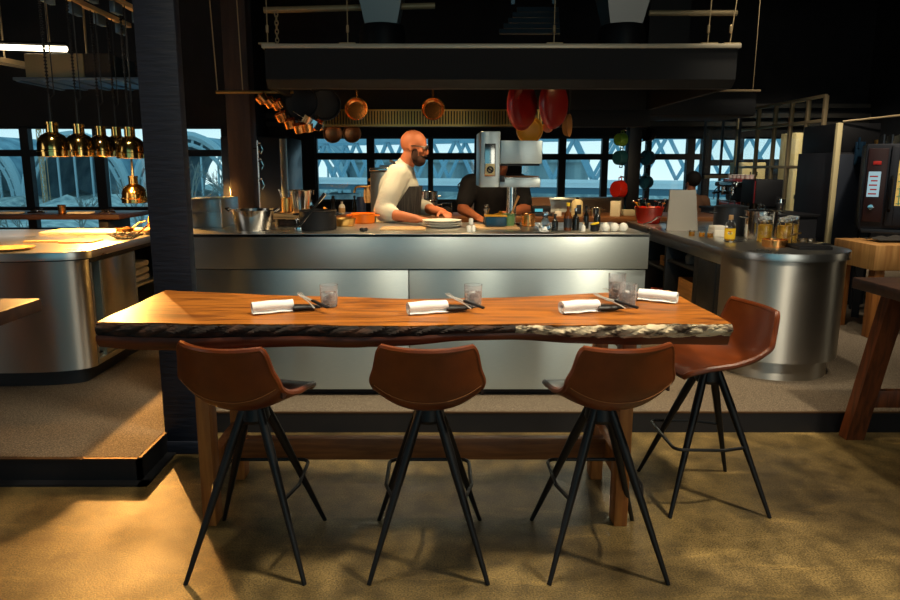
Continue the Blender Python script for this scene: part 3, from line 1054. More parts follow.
# ------------------------------------------------------------------ tables at the edges
lt = thing('corner_table', 'dark wooden table corner jutting in from the left edge', 'table', (-2.5, 2.3, 0))
m = MB(); m.box((-.72, -.6, .862), (.735, .51, .92), .006); m.obj('tabletop', table_dark, lt)
for x in (-.62, .0):
    for y in (-.5, .40):
        m = MB(); m.box((x - .03, y - .03, 0), (x + .03, y + .03, .864), .004); m.obj('leg', oak, lt)
rt = thing('trestle_table', 'dark-topped wooden table on walnut legs at the right edge', 'table', (2.95, 2.9, 0))
m = MB(); m.box((-.72, -.55, .862), (.75, .47, .92), .006)
m.obj('tabletop', table_dark, rt)
for sx_, sy_ in ((-1, 1), (1, 1), (-1, -1), (1, -1)):
    x, y = (-.535 if sx_ < 0 else .55), (.385 if sy_ > 0 else -.45)
    Msh = Matrix(((1, 0, -.085 * sx_, x + .075 * sx_), (0, 1, -.13 * sy_, y + .11 * sy_), (0, 0, 1, 0), (0, 0, 0, 1)))
    m = MB(); m.prism([(-.05, -.035), (.05, -.035), (.05, .035), (-.05, .035)], 0, .865, M=Msh)
    m.obj('leg', walnut, rt)
m = MB(); m.box((-.55, .43, .20), (.56, .465, .30), .004); m.obj('stretcher', walnut, rt)

# ------------------------------------------------------------------ brass heat lamps over the left island
RAILZ = 2.62
rails = {}
for key, x, y0, y1, lab in (('a', -2.5, 3.6, 5.5, 'cream ceiling rail over the left island, the one carrying most of the brass lamps'), ('b', -2.2, 3.9, 5.3, 'cream ceiling rail nearest the black pillar, carrying one brass lamp')):
    r_ = thing('lamp_rail', lab, 'rail', (x, (y0 + y1) / 2, RAILZ), 0, 'lamp rails')
    h = (y1 - y0) / 2
    m = MB(); m.box((-.02, -h, 0), (.02, h, .035), .003); m.obj('rail', mat('cream_rail', srgb(206, 184, 140), .5), r_)
    k = -h + .12
    while k < h:
        m = MB(); m.box((-.025, k - .06, -.075), (.012, k + .06, -.002), .003); m.obj('connector_box', mat('blue_grey_box', srgb(96, 122, 142), .4, .5), r_)
        k += .33
    for k in (-h + .1, h - .1):
        m = MB(); m.cyl((0, k, .035), (0, k, CZ - RAILZ), .008); m.obj('drop_rod', black_metal, r_)
    rails[key] = r_
lab_l = ['brass heat lamp at the left end of the hanging row', 'brass heat lamp second from the left in the hanging row', 'brass heat lamp in the middle of the hanging row', 'brass heat lamp fourth from the left, half behind its neighbours',
         'brass heat lamp at the right end of the row beside the black pillar', 'brass heat lamp hanging lower than the rest beside the black pillar']
DOME = [(.033, .215), (.033, .218), (.028, .22), (0, .22)]


def heat_lamp(loc, label, power):
    x, y, z = loc
    L = thing('heat_lamp', label, 'lamp', loc, 0, 'brass heat lamps')
    pr = [(.096, .0), (.099, .002), (.099, .030), (.104, .032), (.104, .040), (.097, .045), (.094, .085), (.086, .115), (.068, .138), (.046, .150), (.037, .156), (.036, .205), (.039, .208), (.039, .222), (.0, .222)]
    inner = [(0, .145), (.06, .13), (.08, .11), (.09, .08), (.093, .03), (.094, .0)]
    m = MB(); m.lathe(inner + [(.096, 0)] + pr[1:], n=32); m.obj('shade', brass, L)
    m = MB(); m.lathe([(0, .062), (.025, .066), (.032, .085), (.024, .112), (.016, .13), (0, .132)], n=16); m.obj('bulb', bulb_m, L)
    m = MB()
    top = RAILZ - z - .002
    m.cyl((0, 0, .222), (0, 0, top), .005, n=6)
    k = .45
    while k < top:
        m.lathe([(0, -.008), (.011, -.004), (.011, .004), (0, .008)], (0, 0, k), n=6); k += .022
    m.cyl((0, 0, .222), (0, 0, .40), .012, .007, n=8)
    m.cyl((.018, .03, .40), (.018, .03, top), .004, n=5); m.cyl((0, 0, .36), (.018, .03, .40), .005, n=5)
    m.obj('coiled_cord', black_metal, L)
    spot('heat_lamp_beam', (x, y, z + (.012 if power > 100 else .035)), (x, y, 0), power, WARMER, 164 if power > 100 else 150, .15, .018)
    return L


for (x, y, z), lb, pw in zip(((-2.5, 4.28, 1.566), (-2.5, 4.60, 1.574), (-2.5, 4.90, 1.577), (-2.5, 5.14, 1.585), (-2.2, 4.72, 1.56), (-2.5, 5.36, 1.205)), lab_l, (18, 18, 350, 18, 10, 26)):
    heat_lamp((x, y, z), lb, pw)

# tube light, cable tray and air unit behind the lamps
tl_ = thing('tube_light', 'glowing tube light under the ceiling at the top left', 'light', (-5.3, 7.4, 2.86))
m = MB(); m.cyl((-1.2, 0, 0), (1.36, -.25, -.12), .03); m.obj('tube', tube_m, tl_)
m = MB(); m.tube([(-1.2, 0, .045), (1.36, -.25, -.075)], .025, 6); m.cyl((-.8, -.03, .04), (-.8, -.03, CZ - 2.87), .01); m.cyl((1.1, -.22, -.04), (1.1, -.22, CZ - 2.87), .01); m.obj('fixture', black_metal, tl_)
au = thing('air_unit', 'pale box-shaped air unit hanging under the ceiling behind the brass lamps', 'air unit', (-4.0, 7.3, 2.43))
m = MB(); m.box((-.34, -.25, 0), (.28, .35, .25), .01); m.obj('housing', mat('cream_metal', srgb(176, 164, 128), .5), au)
m = MB(); m.box((.285, -.25, .0), (.56, .35, .25), .01); m.obj('side_cover', beam_m, au)
m = MB(); m.box((-.42, -.35, -.035), (.95, .45, -.005), .005)
for k in range(5):
    m.box((-.38 + k * .27, -.36, -.05), (-.33 + k * .27, .45, -.034))
m.obj('blue_slat_panel', mat('blue_grey_louvre', srgb(120, 140, 160), .4, .4), au)
m = MB(); m.cyl((-.2, 0, .25), (-.2, 0, CZ - 2.43), .012); m.cyl((.2, 0, .25), (.2, 0, CZ - 2.43), .012); m.obj('hanger', tan_frame, au)
ct = thing('cable_tray', 'perforated grey cable tray slanting across the top left corner', 'cable tray', (-5.0, 6.2, 2.62))
m = MB()
Mct = Matrix.Rotation(R(78), 4, 'Z')
for y in (-.09, .09):
    m.box((-1.7, y - .006, 0), (1.7, y + .006, .05), M=Mct)
for k in range(44):
    m.box((-1.68 + k * .077, -.09, 0), (-1.65 + k * .077, .09, .006), M=Mct)
m.obj('tray', tan_frame, ct)
for k in (-1.2, 1.2):
    m = MB(); p = Mct @ Vector((k, 0, .03)); m.cyl(p, (p.x, p.y, CZ - 2.65), .01); m.obj('drop_rod', tan_frame, ct)

# ------------------------------------------------------------------ front extractor hood over the pass
hx0, hx1, hy0, hy1, hz0, hz1 = -1.07, 1.90, 4.2, 5.9, 1.995, 2.235
hd = thing('extractor_hood', 'long black extractor hood with a pale top rim hanging over the pass', 'hood', (.4, 5.0, hz0))
ho = (-.4, -5.0, -hz0)
m = MB()
t = bmesh.new()
prof = [(hy0, hz1), (hy0, hz0 + .05), (hy0 + .05, hz0), (hy0 + .10, hz0), (hy0 + .10, hz1 - .04), (hy1 - .1, hz1 - .04), (hy1 - .1, hz0 + .003), (hy1, hz0 + .003), (hy1, hz1)]
ra = [t.verts.new((hx0 + ho[0], y + ho[1], z + ho[2])) for y, z in prof]
rb = [t.verts.new((hx1 + ho[0], y + ho[1], z + ho[2])) for y, z in prof]
t.faces.new(ra); t.faces.new(rb[::-1])
for k in range(len(prof)):
    t.faces.new((ra[k], rb[k], rb[(k + 1) % len(prof)], ra[(k + 1) % len(prof)]))
bmesh.ops.recalc_face_normals(t, faces=t.faces)
m._merge(t)
m.obj('body', mat('hood_black', srgb(12, 12, 15), .75), hd, angle=30)
for x in (hx0, hx1 - .04):
    part_box('end_panel', (x, hy0 + .1, hz0), (x + .04, hy1 - .1, hz1 - .04), MATS['hood_black'], hd, ho)
part_box('top_rim', (hx0 - .015, hy0 - .015, hz1 - .002), (hx1 + .015, hy0 + .04, hz1 + .024), mat('rim_metal', srgb(196, 184, 160), .4, .3), hd, ho)
gx0, gx1 = -1.0, .95
bg_ = thing('brass_grille', 'brass-lit slotted grille panel hanging along the back of the hood', 'grille', (.4, 5.85, 1.995))
ho2 = (-.4, -5.85, -1.995)
part_box('back_plate', (hx0, hy1 - .1, 1.85), (hx1, hy1, 1.997), MATS['hood_black'], bg_, ho2)
m = MB()
for k in range(78):
    x = gx0 + (gx1 - gx0) * k / 78
    a, b = B((x, hy1 - .135, 1.868), (x + .013, hy1 - .105, 1.985), ho2); m.box(a, b)
a, b = B((gx0, hy1 - .14, 1.985), (gx1, hy1 - .101, 1.996), ho2); m.box(a, b)
a, b = B((gx0, hy1 - .15, 1.850), (gx1, hy1 - .101, 1.868), ho2); m.box(a, b)
m.obj('slats', mat('grille_brass', (.62, .38, .12, 1), .32, 1), bg_)
for i, (x, z1, ) in enumerate(((-1.055, CZ), (-.55, CZ), (.75, CZ), (1.72, CZ), (1.86, CZ))):
    m = MB(); m.cyl((x + ho[0], hy0 + .03 + ho[1], hz1 + .02 + ho[2]), (x + ho[0] + (0 if i < 3 else .12 * (i - 2.5)), hy0 + .05 + ho[1], z1 + ho[2]), .0035, n=6)
    m.lathe([(0, -.03), (.009, -.02), (.009, .02), (0, .03)], (x + ho[0], hy0 + .03 + ho[1], hz1 + .12 + ho[2]), 8)
    a, b = B((x - .05, hy0 - .01, hz1 + .022), (x + .05, hy0 + .035, hz1 + .032), ho); m.box(a, b)
    m.obj('suspension_wire', tan_frame, hd)
m = MB()
for k in range(9):
    c = Vector((-1.0 + ho[0], hy0 + .05 + ho[1], hz1 + .03 + k * .026 + ho[2]))
    pts = [c + Vector((.010 * math.cos(a) * (k % 2), .010 * math.cos(a) * ((k + 1) % 2), .018 * math.sin(a))) for a in [2 * PI * q / 10 for q in range(10)]]
    m.tube(pts, .0035, 5, True)
m.obj('chain', tan_frame, hd)
for x in (-.5, .2, 1.3):
    m = MB(); m.lathe([(0, -.004), (.05, -.004), (.055, .0), (.055, .015), (0, .015)], (x + ho[0], 4.5 + ho[1], hz1 - .056 + ho[2]), 20); m.obj('lamp_disc', bulb_m, hd)
pipe = MB(); pipe.cyl((-.62, 0, 0), (.62, 0, .03), .022); o = pipe.obj('ceiling_pipe', tan_frame, loc=(-.62, 4.9, 2.62)); tag(o, 'grey pipe running above the left part of the hood', 'pipe', 'pipes above the hood')
pipe = MB(); pipe.cyl((-.32, 0, 0), (.32, 0, .0), .02); o = pipe.obj('ceiling_pipe', tan_frame, loc=(1.87, 4.9, 2.60)); tag(o, 'short pale pipe running above the right part of the hood', 'pipe', 'pipes above the hood')
for k, (x, lb) in enumerate(((-.385, 'silver exhaust duct cone above the middle of the hood'), (1.36, 'silver exhaust duct cone above the right part of the hood'))):
    d = thing('exhaust_duct', lb, 'duct', (x, 4.9, 2.237), 0, 'silver duct cones')
    m = MB(); m.lathe([(0, 0), (.17, 0), (.17, .22), (.155, .27), (0, .27)], n=28); m.obj('collar', black_metal, d)
    m = MB()
    t = bmesh.new()
    lo_ = [t.verts.new((.115 * a, .115 * b, .27)) for a, b in ((-1, -1), (1, -1), (1, 1), (-1, 1))]
    hi_ = [t.verts.new((.19 * a, .19 * b, .62)) for a, b in ((-1, -1), (1, -1), (1, 1), (-1, 1))]
    hm = [t.verts.new((.0, -.19, .62)), t.verts.new((.19, 0, .62)), t.verts.new((0, .19, .62)), t.verts.new((-.19, 0, .62))]
    for q in range(4):
        t.faces.new((lo_[q], lo_[(q + 1) % 4], hm[q])); t.faces.new((lo_[q], hm[q], hi_[q])); t.faces.new((lo_[(q + 1) % 4], hi_[(q + 1) % 4], hm[q]))
    m._merge(t)
    m.box((-.19, -.19, .62), (.19, .19, CZ - 2.237)); m.obj('cone', mat('silver_sheet', (.24, .23, .22, 1), .45, 1), d, angle=10)
h2 = thing('extractor_hood', 'farther black extractor hood with a thin pale rim at the right', 'hood', (2.3, 6.9, 1.99))
m = MB(); m.box((-.95, -.5, 0), (.82, .25, .235), .02); m.obj('body', MATS['hood_black'], h2)
m = MB(); m.box((-.85, -.52, .225), (.84, -.48, .245), .003); m.obj('top_rim', tan_frame, h2)
m = MB(); m.box((-.2, -.3, .235), (.2, .3, CZ - 1.99)); m.obj('duct', black_metal, h2)
m = MB(); m.cyl((.78, -.48, .24), (.78, -.48, CZ - 1.99), .004, n=6); m.obj('suspension_wire', tan_frame, h2)
lv = thing('blue_slat_panel', 'invented blue slats standing in for a skylight reflection above the hood', 'stand-in panel', (.85, 5.75, 2.62))  # invented slats, their blue stands in for a skylight reflection
m = MB()
for k in range(5):
    m.box((-.30 + k * .04, -.01, k * .055), (.22, .01, k * .055 + .045), M=Matrix.Rotation(R(-25), 4, 'X'))
m.box((-.2, .02, .25), (-.17, .05, CZ - 2.62)); m.box((.15, .02, .25), (.18, .05, CZ - 2.62))
m.obj('slats', mat('skylight_reflection_blue', srgb(104, 132, 150), .3, .8), lv)

# ------------------------------------------------------------------ things hanging from and behind the hood
def hanging_pan(name, loc, r, depth, mt, label, cat='pan', group=None, yaw=0, tilt=0, oval=1, handle=.16, hang=None, mt_in=None):
    """pan hung by its handle: its open side turned to local -Y"""
    p = thing(name, label, cat, loc, group=group, rot=(tilt, 0, yaw))
    M = Matrix.Rotation(R(90), 4, 'X')
    m = MB(); m.lathe([(0, -depth), (r * .80, -depth), (r * .9, -depth * .8), (r, -.004), (r, 0), (r - .006, 0), (r * .87, -depth * .75), (r * .76, -depth + .004), (0, -depth + .004)], n=28, M=M, sx=1, sy=oval)
    m.obj('body', mt, p)
    if handle:
        m = MB(); m.tube([(0, depth * .35, r * oval * .93), (0, depth * .1, r * oval + handle * .4), (0, depth * .1, r * oval + handle)], [.010, .008, .007], 6)
        m.tube([(.012 * math.cos(a), depth * .1, r * oval + handle + .012 + .012 * math.sin(a)) for a in [2 * PI * q / 10 for q in range(10)]], .003, 5, True)
        m.obj('handle', black_iron if mt not in (copper, copper_dark, brass_soft) else mt, p)
    return p


hanging_pan('copper_pan', (-.60, 5.0, 1.935), .088, .05, copper, 'round copper pan hanging left of the chef\'s head under the hood', group='copper pans under the hood', tilt=R(-12), handle=.17)
hanging_pan('copper_pan', (-.015, 5.0, 1.935), .088, .05, copper, 'round copper pan hanging above and right of the chef\'s head', group='copper pans under the hood', tilt=R(-12), handle=.17)
hanging_pan('copper_pan', (-.93, 5.95, 1.80), .088, .04, copper_dark, 'dark copper pan half hidden below the brass grille, left of the pair', group='dark pans below the grille', handle=.05)
hanging_pan('copper_pan', (-.755, 5.95, 1.80), .085, .04, copper_dark, 'dark copper pan half hidden below the brass grille, right of the pair', group='dark pans below the grille', handle=.05)
hanging_pan('oval_pan', (.605, 4.62, 1.925), .155, .035, red_dark, 'red oval pan hanging under the hood, left of the red pair', group='red oval pans', yaw=R(222), oval=1.12, handle=.12)
hanging_pan('oval_pan', (.825, 4.62, 1.932), .155, .035, red_dark, 'red oval pan hanging under the hood, right of the red pair', group='red oval pans', yaw=R(222), oval=1.10, handle=.12)
hanging_pan('yellow_pan', (.70, 4.85, 1.77), .10, .045, yellow_en, 'yellow pan hanging below the left red oval pan', handle=.25)
hanging_pan('small_ladle', (.835, 4.85, 1.79), .04, .04, orange_en, 'small orange ladle hanging between the red oval pans', 'ladle', handle=.22)
hanging_pan('sieve', (.985, 4.8, 1.80), .082, .04, mat('sieve_mesh', srgb(150, 104, 56), .6, .4), 'round tan sieve hanging edge-on right of the red oval pans', 'sieve', yaw=R(65), handle=.33)
hanging_pan('iron_pan', (-.965, 4.72, 1.955), .130, .05, black_iron, 'large black iron pan hanging at the left end of the hood', group='black iron pans', handle=.12)
hanging_pan('iron_pan', (-.80, 4.80, 1.95), .118, .05, black_iron, 'large black iron pan overlapping the first, next to the brass grille', group='black iron pans', yaw=R(12), handle=.12)
m = MB(); m.box((-.075, -.006, -.15), (.075, .006, .12), .004); m.cyl((0, 0, .12), (0, 0, .16), .006)
tag(m.obj('steel_tray', steel, loc=(-1.02, 4.9, 1.93)), 'flat steel tray hanging behind the black iron pans', 'tray')
# rail with small copper pots left of the hood
cr_ = thing('pot_rail', 'orange-lit horizontal rail left of the hood with thin hanging wires', 'rail', (-1.37, 4.72, 2.025))
m = MB(); m.cyl((-.19, 0, 0), (.36, 0, .0), .011); m.obj('rail', brass_soft, cr_)
for x in (-.18, .0):
    m = MB(); m.cyl((x, 0, .01), (x - .04 - .03 * (x < 0), 0, CZ - 2.025), .004, n=6); m.obj('suspension_wire', tan_frame, cr_)
pots = [(-1.225, 4.68, 1.975, 'first from the left end of the rail'), (-1.175, 4.70, 1.952, 'second from the left end of the rail'), (-1.12, 4.70, 1.935, 'third from the left on the rail, close to the hood'),
        (-1.075, 4.62, 1.845, 'upper left of the cluster under the black iron pans'), (-1.02, 4.62, 1.80, 'second of the cluster under the black iron pans'), (-.955, 4.62, 1.768, 'lowest of the cluster under the black iron pans'),
        (-.895, 4.62, 1.775, 'fourth of the cluster under the black iron pans'), (-.835, 4.66, 1.79, 'rightmost of the cluster under the black iron pans')]
for i, (x, y, z, lb) in enumerate(pots):
    p = thing('copper_saucepan', 'small copper saucepan hanging ' + lb, 'saucepan', (x, y, z), group='small hanging copper saucepans', rot=(R(20), R(-38 + i * 6), 0))
    m = MB(); m.lathe([(0, -.03), (.035, -.03), (.040, -.026), (.042, .028), (.0445, .031), (.040, .031), (.038, -.024), (0, -.026)], n=20); m.obj('body', copper, p)
    m = MB(); m.tube([(.0, .04, .015), (-.01, .09, .03), (-.015, .13, .028)], [.006, .005, .004], 6); m.obj('handle', brass_soft, p)
gr = MB(); gr.surf(lambda u, v: (.05 * (u - .5), .02 * math.sin(v * PI), v * .14), 4, 6, .003); gr.tube([(0, .01, .14), (0, .02, .19), (0, .01, .22)], .004, 6)
tag(gr.obj('grater', chrome, loc=(-.80, 4.6, 1.765), rot=(R(10), R(-58), 0)), 'steel grater hanging beside the small copper saucepans', 'grater')

# black post with coloured pots on hooks
pp_ = thing('pot_post', 'black post with hooks in front of the right-hand windows', 'post', (2.23, 7.34, ZS))
m = MB(); m.box((-.07, -.07, 0), (.07, .07, CZ - ZS), .004); m.obj('post', black_metal, pp_)
for z in (1.66, 1.48, 1.26, 1.02, 1.78):
    for s in (-1, 1):
        m = MB(); m.cyl((s * .07, 0, z), (s * .13, 0, z + .015), .008); m.obj('hook', chrome, pp_)
pots2 = [(-1, 1.80, .075, green_bright, 'lime green pot hanging uppermost on the left of the black post'), (-1, 1.60, .085, teal_en, 'dark blue pot hanging below the lime green pot on the black post'),
         (-1, 1.25, .105, red_en, 'red pot hanging on the left of the black post'), (-1, 1.0, .09, teal_en, 'dark teal pot hanging lowest on the left of the black post'),
         (1, 1.86, .08, black_iron, 'black pot hanging uppermost on the right of the post'), (1, 1.60, .085, blue_en, 'dark blue pot hanging on the right of the post, higher of two'), (1, 1.33, .075, blue_en, 'dark blue pot hanging on the right of the post at chin height'), (1, 1.02, .085, teal_en, 'dark teal pot hanging lowest on the right of the post')]
for s, z, r, mt_, lb in pots2:
    p = thing('hanging_pot', lb, 'pot', (2.23 + s * .125, 7.30, z), group='pots on the black post', rot=(0, R(90 * s), R(28)))
    m = MB(); m.lathe([(0, .09), (r * .82, .09), (r * .9, .08), (r, 0.004), (r * .94, .004), (r * .84, .07), (0, .075)], n=24); m.obj('body', mt_, p)
    for q in (-1, 1):
        m = MB(); m.tube([(q * r * 1.0, -.02, .02), (q * r * 1.25, -.02, .022), (q * r * 1.25, .02, .022), (q * r * 1.0, .02, .02)], .006, 6); m.obj('handle', mt_, p)

# ------------------------------------------------------------------ back counter line below the windows
bc = thing('back_counter', 'wood-topped steel counter below the windows behind the cooks', 'counter', (.4, 6.8, ZS))
bo = (-.4, -6.8, -ZS)
BZ = 1.0
part_box('worktop', (-1.38, 6.40, BZ - .05), (3.0, 7.20, BZ), mat('back_wood', srgb(130, 84, 46), .5, col2=srgb(96, 58, 30), vscale=3, stretch=(.8, 6, 6)), bc, bo)
part_box('carcass', (-1.36, 6.44, .22), (2.98, 7.18, BZ - .05), dark_steel, bc, bo)
part_box('plinth', (-1.3, 6.5, ZS), (2.9, 7.1, .22), black_paint, bc, bo)
spb = thing('splashback', 'low steel splashback with a ledge at the back of the counter below the windows', 'splashback', (1.7, 7.18, BZ))
so = (-1.7, -7.18, -BZ)
part_box('panel', (.35, 7.16, BZ + .001), (2.1, 7.199, BZ + .17), steel, spb, so)
part_box('ledge', (.35, 7.02, BZ + .145), (1.9, 7.16, BZ + .17), steel, spb, so)
# tall black fridge and wall unit at the left
fr = thing('tall_fridge', 'tall black fridge with a steel corner strip beside the brown timber post', 'fridge', (-1.65, 6.5, ZS))
m = MB(); m.box((-.37, -.35, .05), (.25, .35, 1.66), .01); m.obj('cabinet', mat('gloss_black', srgb(22, 24, 32), .3), fr)
m = MB(); m.box((.19, -.365, .12), (.255, -.35, 1.64), .002); m.obj('corner_strip', steel, fr)
m = MB(); m.box((-.30, -.37, .8), (-.285, -.352, 1.2), .003); m.obj('handle', chrome, fr)
m = MB(); m.box((-.34, -.3, 0), (.22, .3, .05)); m.obj('plinth', black_paint, fr)
hr = thing('hook_rail', 'vertical chrome rail of hooks beside the brown timber post', 'rail', (-1.36, 5.0, 1.14))
m = MB(); m.cyl((0, 0, -.02), (0, 0, .56), .007); m.cyl((0, 0, .5), (-.06, .03, .5), .005); m.cyl((0, 0, .05), (-.06, .03, .05), .005); m.obj('rail', chrome, hr)
for k, z in enumerate((.52, .40, .25)):
    m = MB(); m.tube([(0, 0, z), (.03, -.02, z + .01), (.045, -.02, z - .03), (.03, -.02, z - .06), (.015, -.02, z - .04)], .006, 6); m.ball((.02, -.02, z + .02), .012); m.obj('hook', chrome, hr)

# ------------------------------------------------------------------ things standing on the pass
def lathe_thing(name, prof, mt, loc, label, cat, group=None, n=28, **k):
    m = MB(); m.lathe(prof, n=n, **k)
    return tag(m.obj(name, mt, loc=loc), label, cat, group)


def vessel(r0, r1, h, t=.003, lip=.006):
    return [(0, 0), (r0 - .004, 0), (r0, .004), (r1, h - .003), (r1 + lip, h), (r1, h + .002), (r1 - t, h - .004), (r0 - t, .006), (0, .006)]


def stockpot(loc, r, h, label, lid=False, mt_=None, group='steel stockpots', name='stockpot'):
    mt_ = mt_ or steel_pol
    p = thing(name, label, 'pot', loc, group=group)
    m = MB(); m.lathe(vessel(r, r, h), n=36); m.obj('body', mt_, p)
    for s in (-1, 1):
        m = MB(); m.tube([(s * r, -.035, h * .78), (s * (r + .03), -.028, h * .80), (s * (r + .03), .028, h * .80), (s * r, .035, h * .78)], .0055, 8); m.obj('handle', mt_, p)
    if lid:
        m = MB(); m.lathe([(0, h + .018), (r * .5, h + .014), (r + .004, h + .003), (r + .004, h - .001), (0, h - .001)], n=36); m.tube([(-.03, 0, h + .014), (-.022, 0, h + .042), (.022, 0, h + .042), (.03, 0, h + .014)], .005, 6); m.obj('lid', mt_, p)
    return p


bs = thing('steel_basin', 'wide conical steel basin with ring handles at the left end of the pass', 'basin', (-1.13, 3.98, PZ))
m = MB(); m.lathe([(0, 0), (.105, 0), (.108, .004), (.130, .118), (.141, .120), (.142, .125), (.128, .125), (.104, .006), (0, .006)], n=40); m.obj('bowl', steel_pol, bs)
for s in (-1, 1):
    m = MB(); m.tube([(s * .138, -.03, .115), (s * .160, -.024, .132), (s * .160, .024, .132), (s * .138, .03, .115)], .006, 8); m.obj('handle', steel_pol, bs)
sc = thing('steel_cabinet', 'grey steel box cabinet at the left end of the pass behind the black pillar', 'cabinet', (-1.46, 4.27, PZ))
m = MB(); m.box((-.125, -.18, .0), (.10, .18, .185), .004); m.obj('housing', steel, sc)
m = MB(); m.box((-.120, -.184, .006), (.095, -.178, .10), .002); m.obj('lower_panel', steel, sc)
m = MB(); m.box((-.120, -.184, .105), (.095, -.178, .18), .002); m.obj('upper_panel', steel, sc)
ws = thing('wooden_riser', 'small two-tier wooden riser shelf on the pass beside the steel basin', 'shelf', (-.94, 4.30, PZ))
m = MB(); m.box((-.12, -.12, .062), (.13, .14, .082), .003); m.box((-.12, -.115, .048), (.13, .14, .060), .002); m.obj('top', board_m, ws)
for x in (-.11, .05, .11):
    m = MB(); m.box((x, -.10, 0), (x + .015, .13, .048)); m.obj('support', board_m, ws)
m = MB(); m.box((-.085, -.095, .003), (.04, .1, .045), .003); tag(m.obj('wooden_drawer_box', dark_wood, loc=(-.94, 4.30, PZ)), 'small reddish wooden box tucked under the riser shelf', 'box')
bk = thing('steel_bucket', 'tall tapering steel bucket standing on the wooden riser shelf', 'bucket', (-.895, 4.30, PZ + .083))
m = MB(); m.lathe(vessel(.052, .073, .150), n=32); m.obj('body', steel_pol, bk)
for s in (-1, 1):
    m = MB(); m.tube([(s * .075, 0, .14), (s * .088, 0, .15), (s * .085, 0, .12)], .004, 6); m.obj('handle', steel_pol, bk)
can = thing('yellow_can', 'yellow can with a whisk sticking out beside the steel bucket', 'can', (-1.005, 4.36, PZ + .083))
m = MB(); m.lathe(vessel(.034, .034, .095), n=24); m.obj('body', brass_soft, can)
m = MB(); m.cyl((0, 0, .02), (-.045, -.02, .155), .006); m.obj('whisk', chrome, can)
bp = stockpot((-.735, 4.02, PZ), .115, .118, 'wide black pot with steel tongs leaning in it, on the pass', mt_=black_iron, group=None, name='black_pot')
tg_ = thing('tongs', 'long steel tongs leaning against the black pot on the pass', 'tongs', (-.80, 3.86, PZ))
m = MB(); m.tube([(-.03, 0, .03), (.05, .05, .13), (.12, .10, .225)], [.006, .005, .008], 6); m.obj('arm', chrome, tg_)
m = MB(); m.tube([(-.018, -.01, .03), (.06, .045, .13), (.125, .098, .218)], [.006, .005, .008], 6); m.obj('arm', chrome, tg_)
m = MB(); m.box((-.045, -.015, 0), (-.005, .015, .03), .006); m.tube([(-.025, -.013, .03), (-.03, -.013, .075), (-.02, -.013, .08)], .007, 6); m.obj('rest', chrome, tg_)
yp = thing('yellow_skillet', 'small yellow metal skillet with a long handle on the pass', 'pan', (-.60, 4.24, PZ))
m = MB(); m.lathe(vessel(.066, .075, .048), n=32); m.obj('body', brass_soft, yp)
m = MB(); m.tube([(-.06, .045, .044), (-.10, .10, .085), (-.16, .16, .11)], [.006, .006, .007], 8); m.obj('handle', brass_soft, yp)
op = stockpot((-.50, 4.46, PZ), .08, .068, 'bright orange casserole on the pass behind the yellow skillet', mt_=orange_en, group=None, name='orange_casserole')
for k, (x, y) in enumerate(((-.43, 3.84), (-.415, 3.86), (-.445, 3.87))):
    m = MB(); m.ball((0, 0, .012), .012, (1, 1, 1)); tag(m.obj('black_olive', black_plastic, loc=(x, y, PZ)), ('black olive nearest the front edge of the pass', 'black olive right of its two neighbours on the pass', 'black olive behind its two neighbours on the pass')[k], 'olive', 'black olives on the pass')
for k, (x, y, rr, z) in enumerate(((.045, 4.16, .130, 0), (.045, 4.16, .128, .014), (.045, 4.16, .126, .028))):
    lathe_thing('plate', [(0, 0), (rr * .62, 0), (rr * .66, .003), (rr, .016), (rr + .002, .019), (rr - .004, .019), (rr * .64, .007), (0, .006)], white_cer, (x, y, PZ + z), ('white plate at the bottom of the stack in the chef\'s hand', 'white plate in the middle of the stack in the chef\'s hand', 'white plate on top of the stack in the chef\'s hand')[k], 'plate', 'plates stacked in the chef\'s hand', n=40)
m = MB(); m.box((-.10, -.12, 0), (.17, .12, .012), .004); tag(m.obj('cutting_board', board_m, loc=(.36, 4.10, PZ)), 'pale cutting board under the blue dish on the pass', 'board')
m = MB(); m.box((-.16, -.10, 0), (.12, .10, .008), .003); tag(m.obj('serving_tray', board_m, loc=(-.18, 4.02, PZ)), 'flat wooden tray on the pass in front of the chef', 'tray')
bd = thing('blue_dish', 'dark blue rectangular dish with a yellow inside on the pass', 'dish', (.385, 4.08, PZ + .012))
m = MB(); m.box((-.068, -.05, 0), (.068, .05, .068), .012); m.obj('body', blue_en, bd)
m = MB(); m.box((-.070, -.052, .064), (.070, .052, .072), .003); m.obj('rim', yellow_en, bd)
gp = thing('green_pot', 'sage green pot with a wooden spoon on the pass beside the blue dish', 'pot', (.475, 4.14, PZ))
m = MB(); m.lathe(vessel(.036, .042, .085), n=28); m.obj('body', green_en, gp)
m = MB(); m.tube([(.0, 0, .05), (.03, .0, .12), (.065, .02, .20)], [.005, .005, .009], 8); m.obj('wooden_spoon', maple, gp)
yl = thing('yellow_tureen', 'small yellow lidded tureen behind the blue dish', 'tureen', (.44, 4.30, PZ))
m = MB(); m.lathe([(0, 0), (.055, 0), (.062, .06), (.064, .066), (0, .066)]); m.obj('body', yellow_en, yl)
m = MB(); m.lathe([(0, .095), (.012, .092), (.012, .082), (.04, .076), (.062, .067), (0, .067)]); m.obj('lid', yellow_en, yl)
pm = lambda loc, lb, mt_: lathe_thing('pepper_mill', [(0, 0), (.024, 0), (.024, .01), (.018, .05), (.016, .085), (.022, .10), (.022, .112), (.012, .118), (.016, .128), (.010, .140), (0, .142)], mt_, loc, lb, 'mill', 'pepper mills', n=18)
pm((.345, 4.30, PZ), 'steel pepper mill behind the blue dish on the pass', steel_pol)
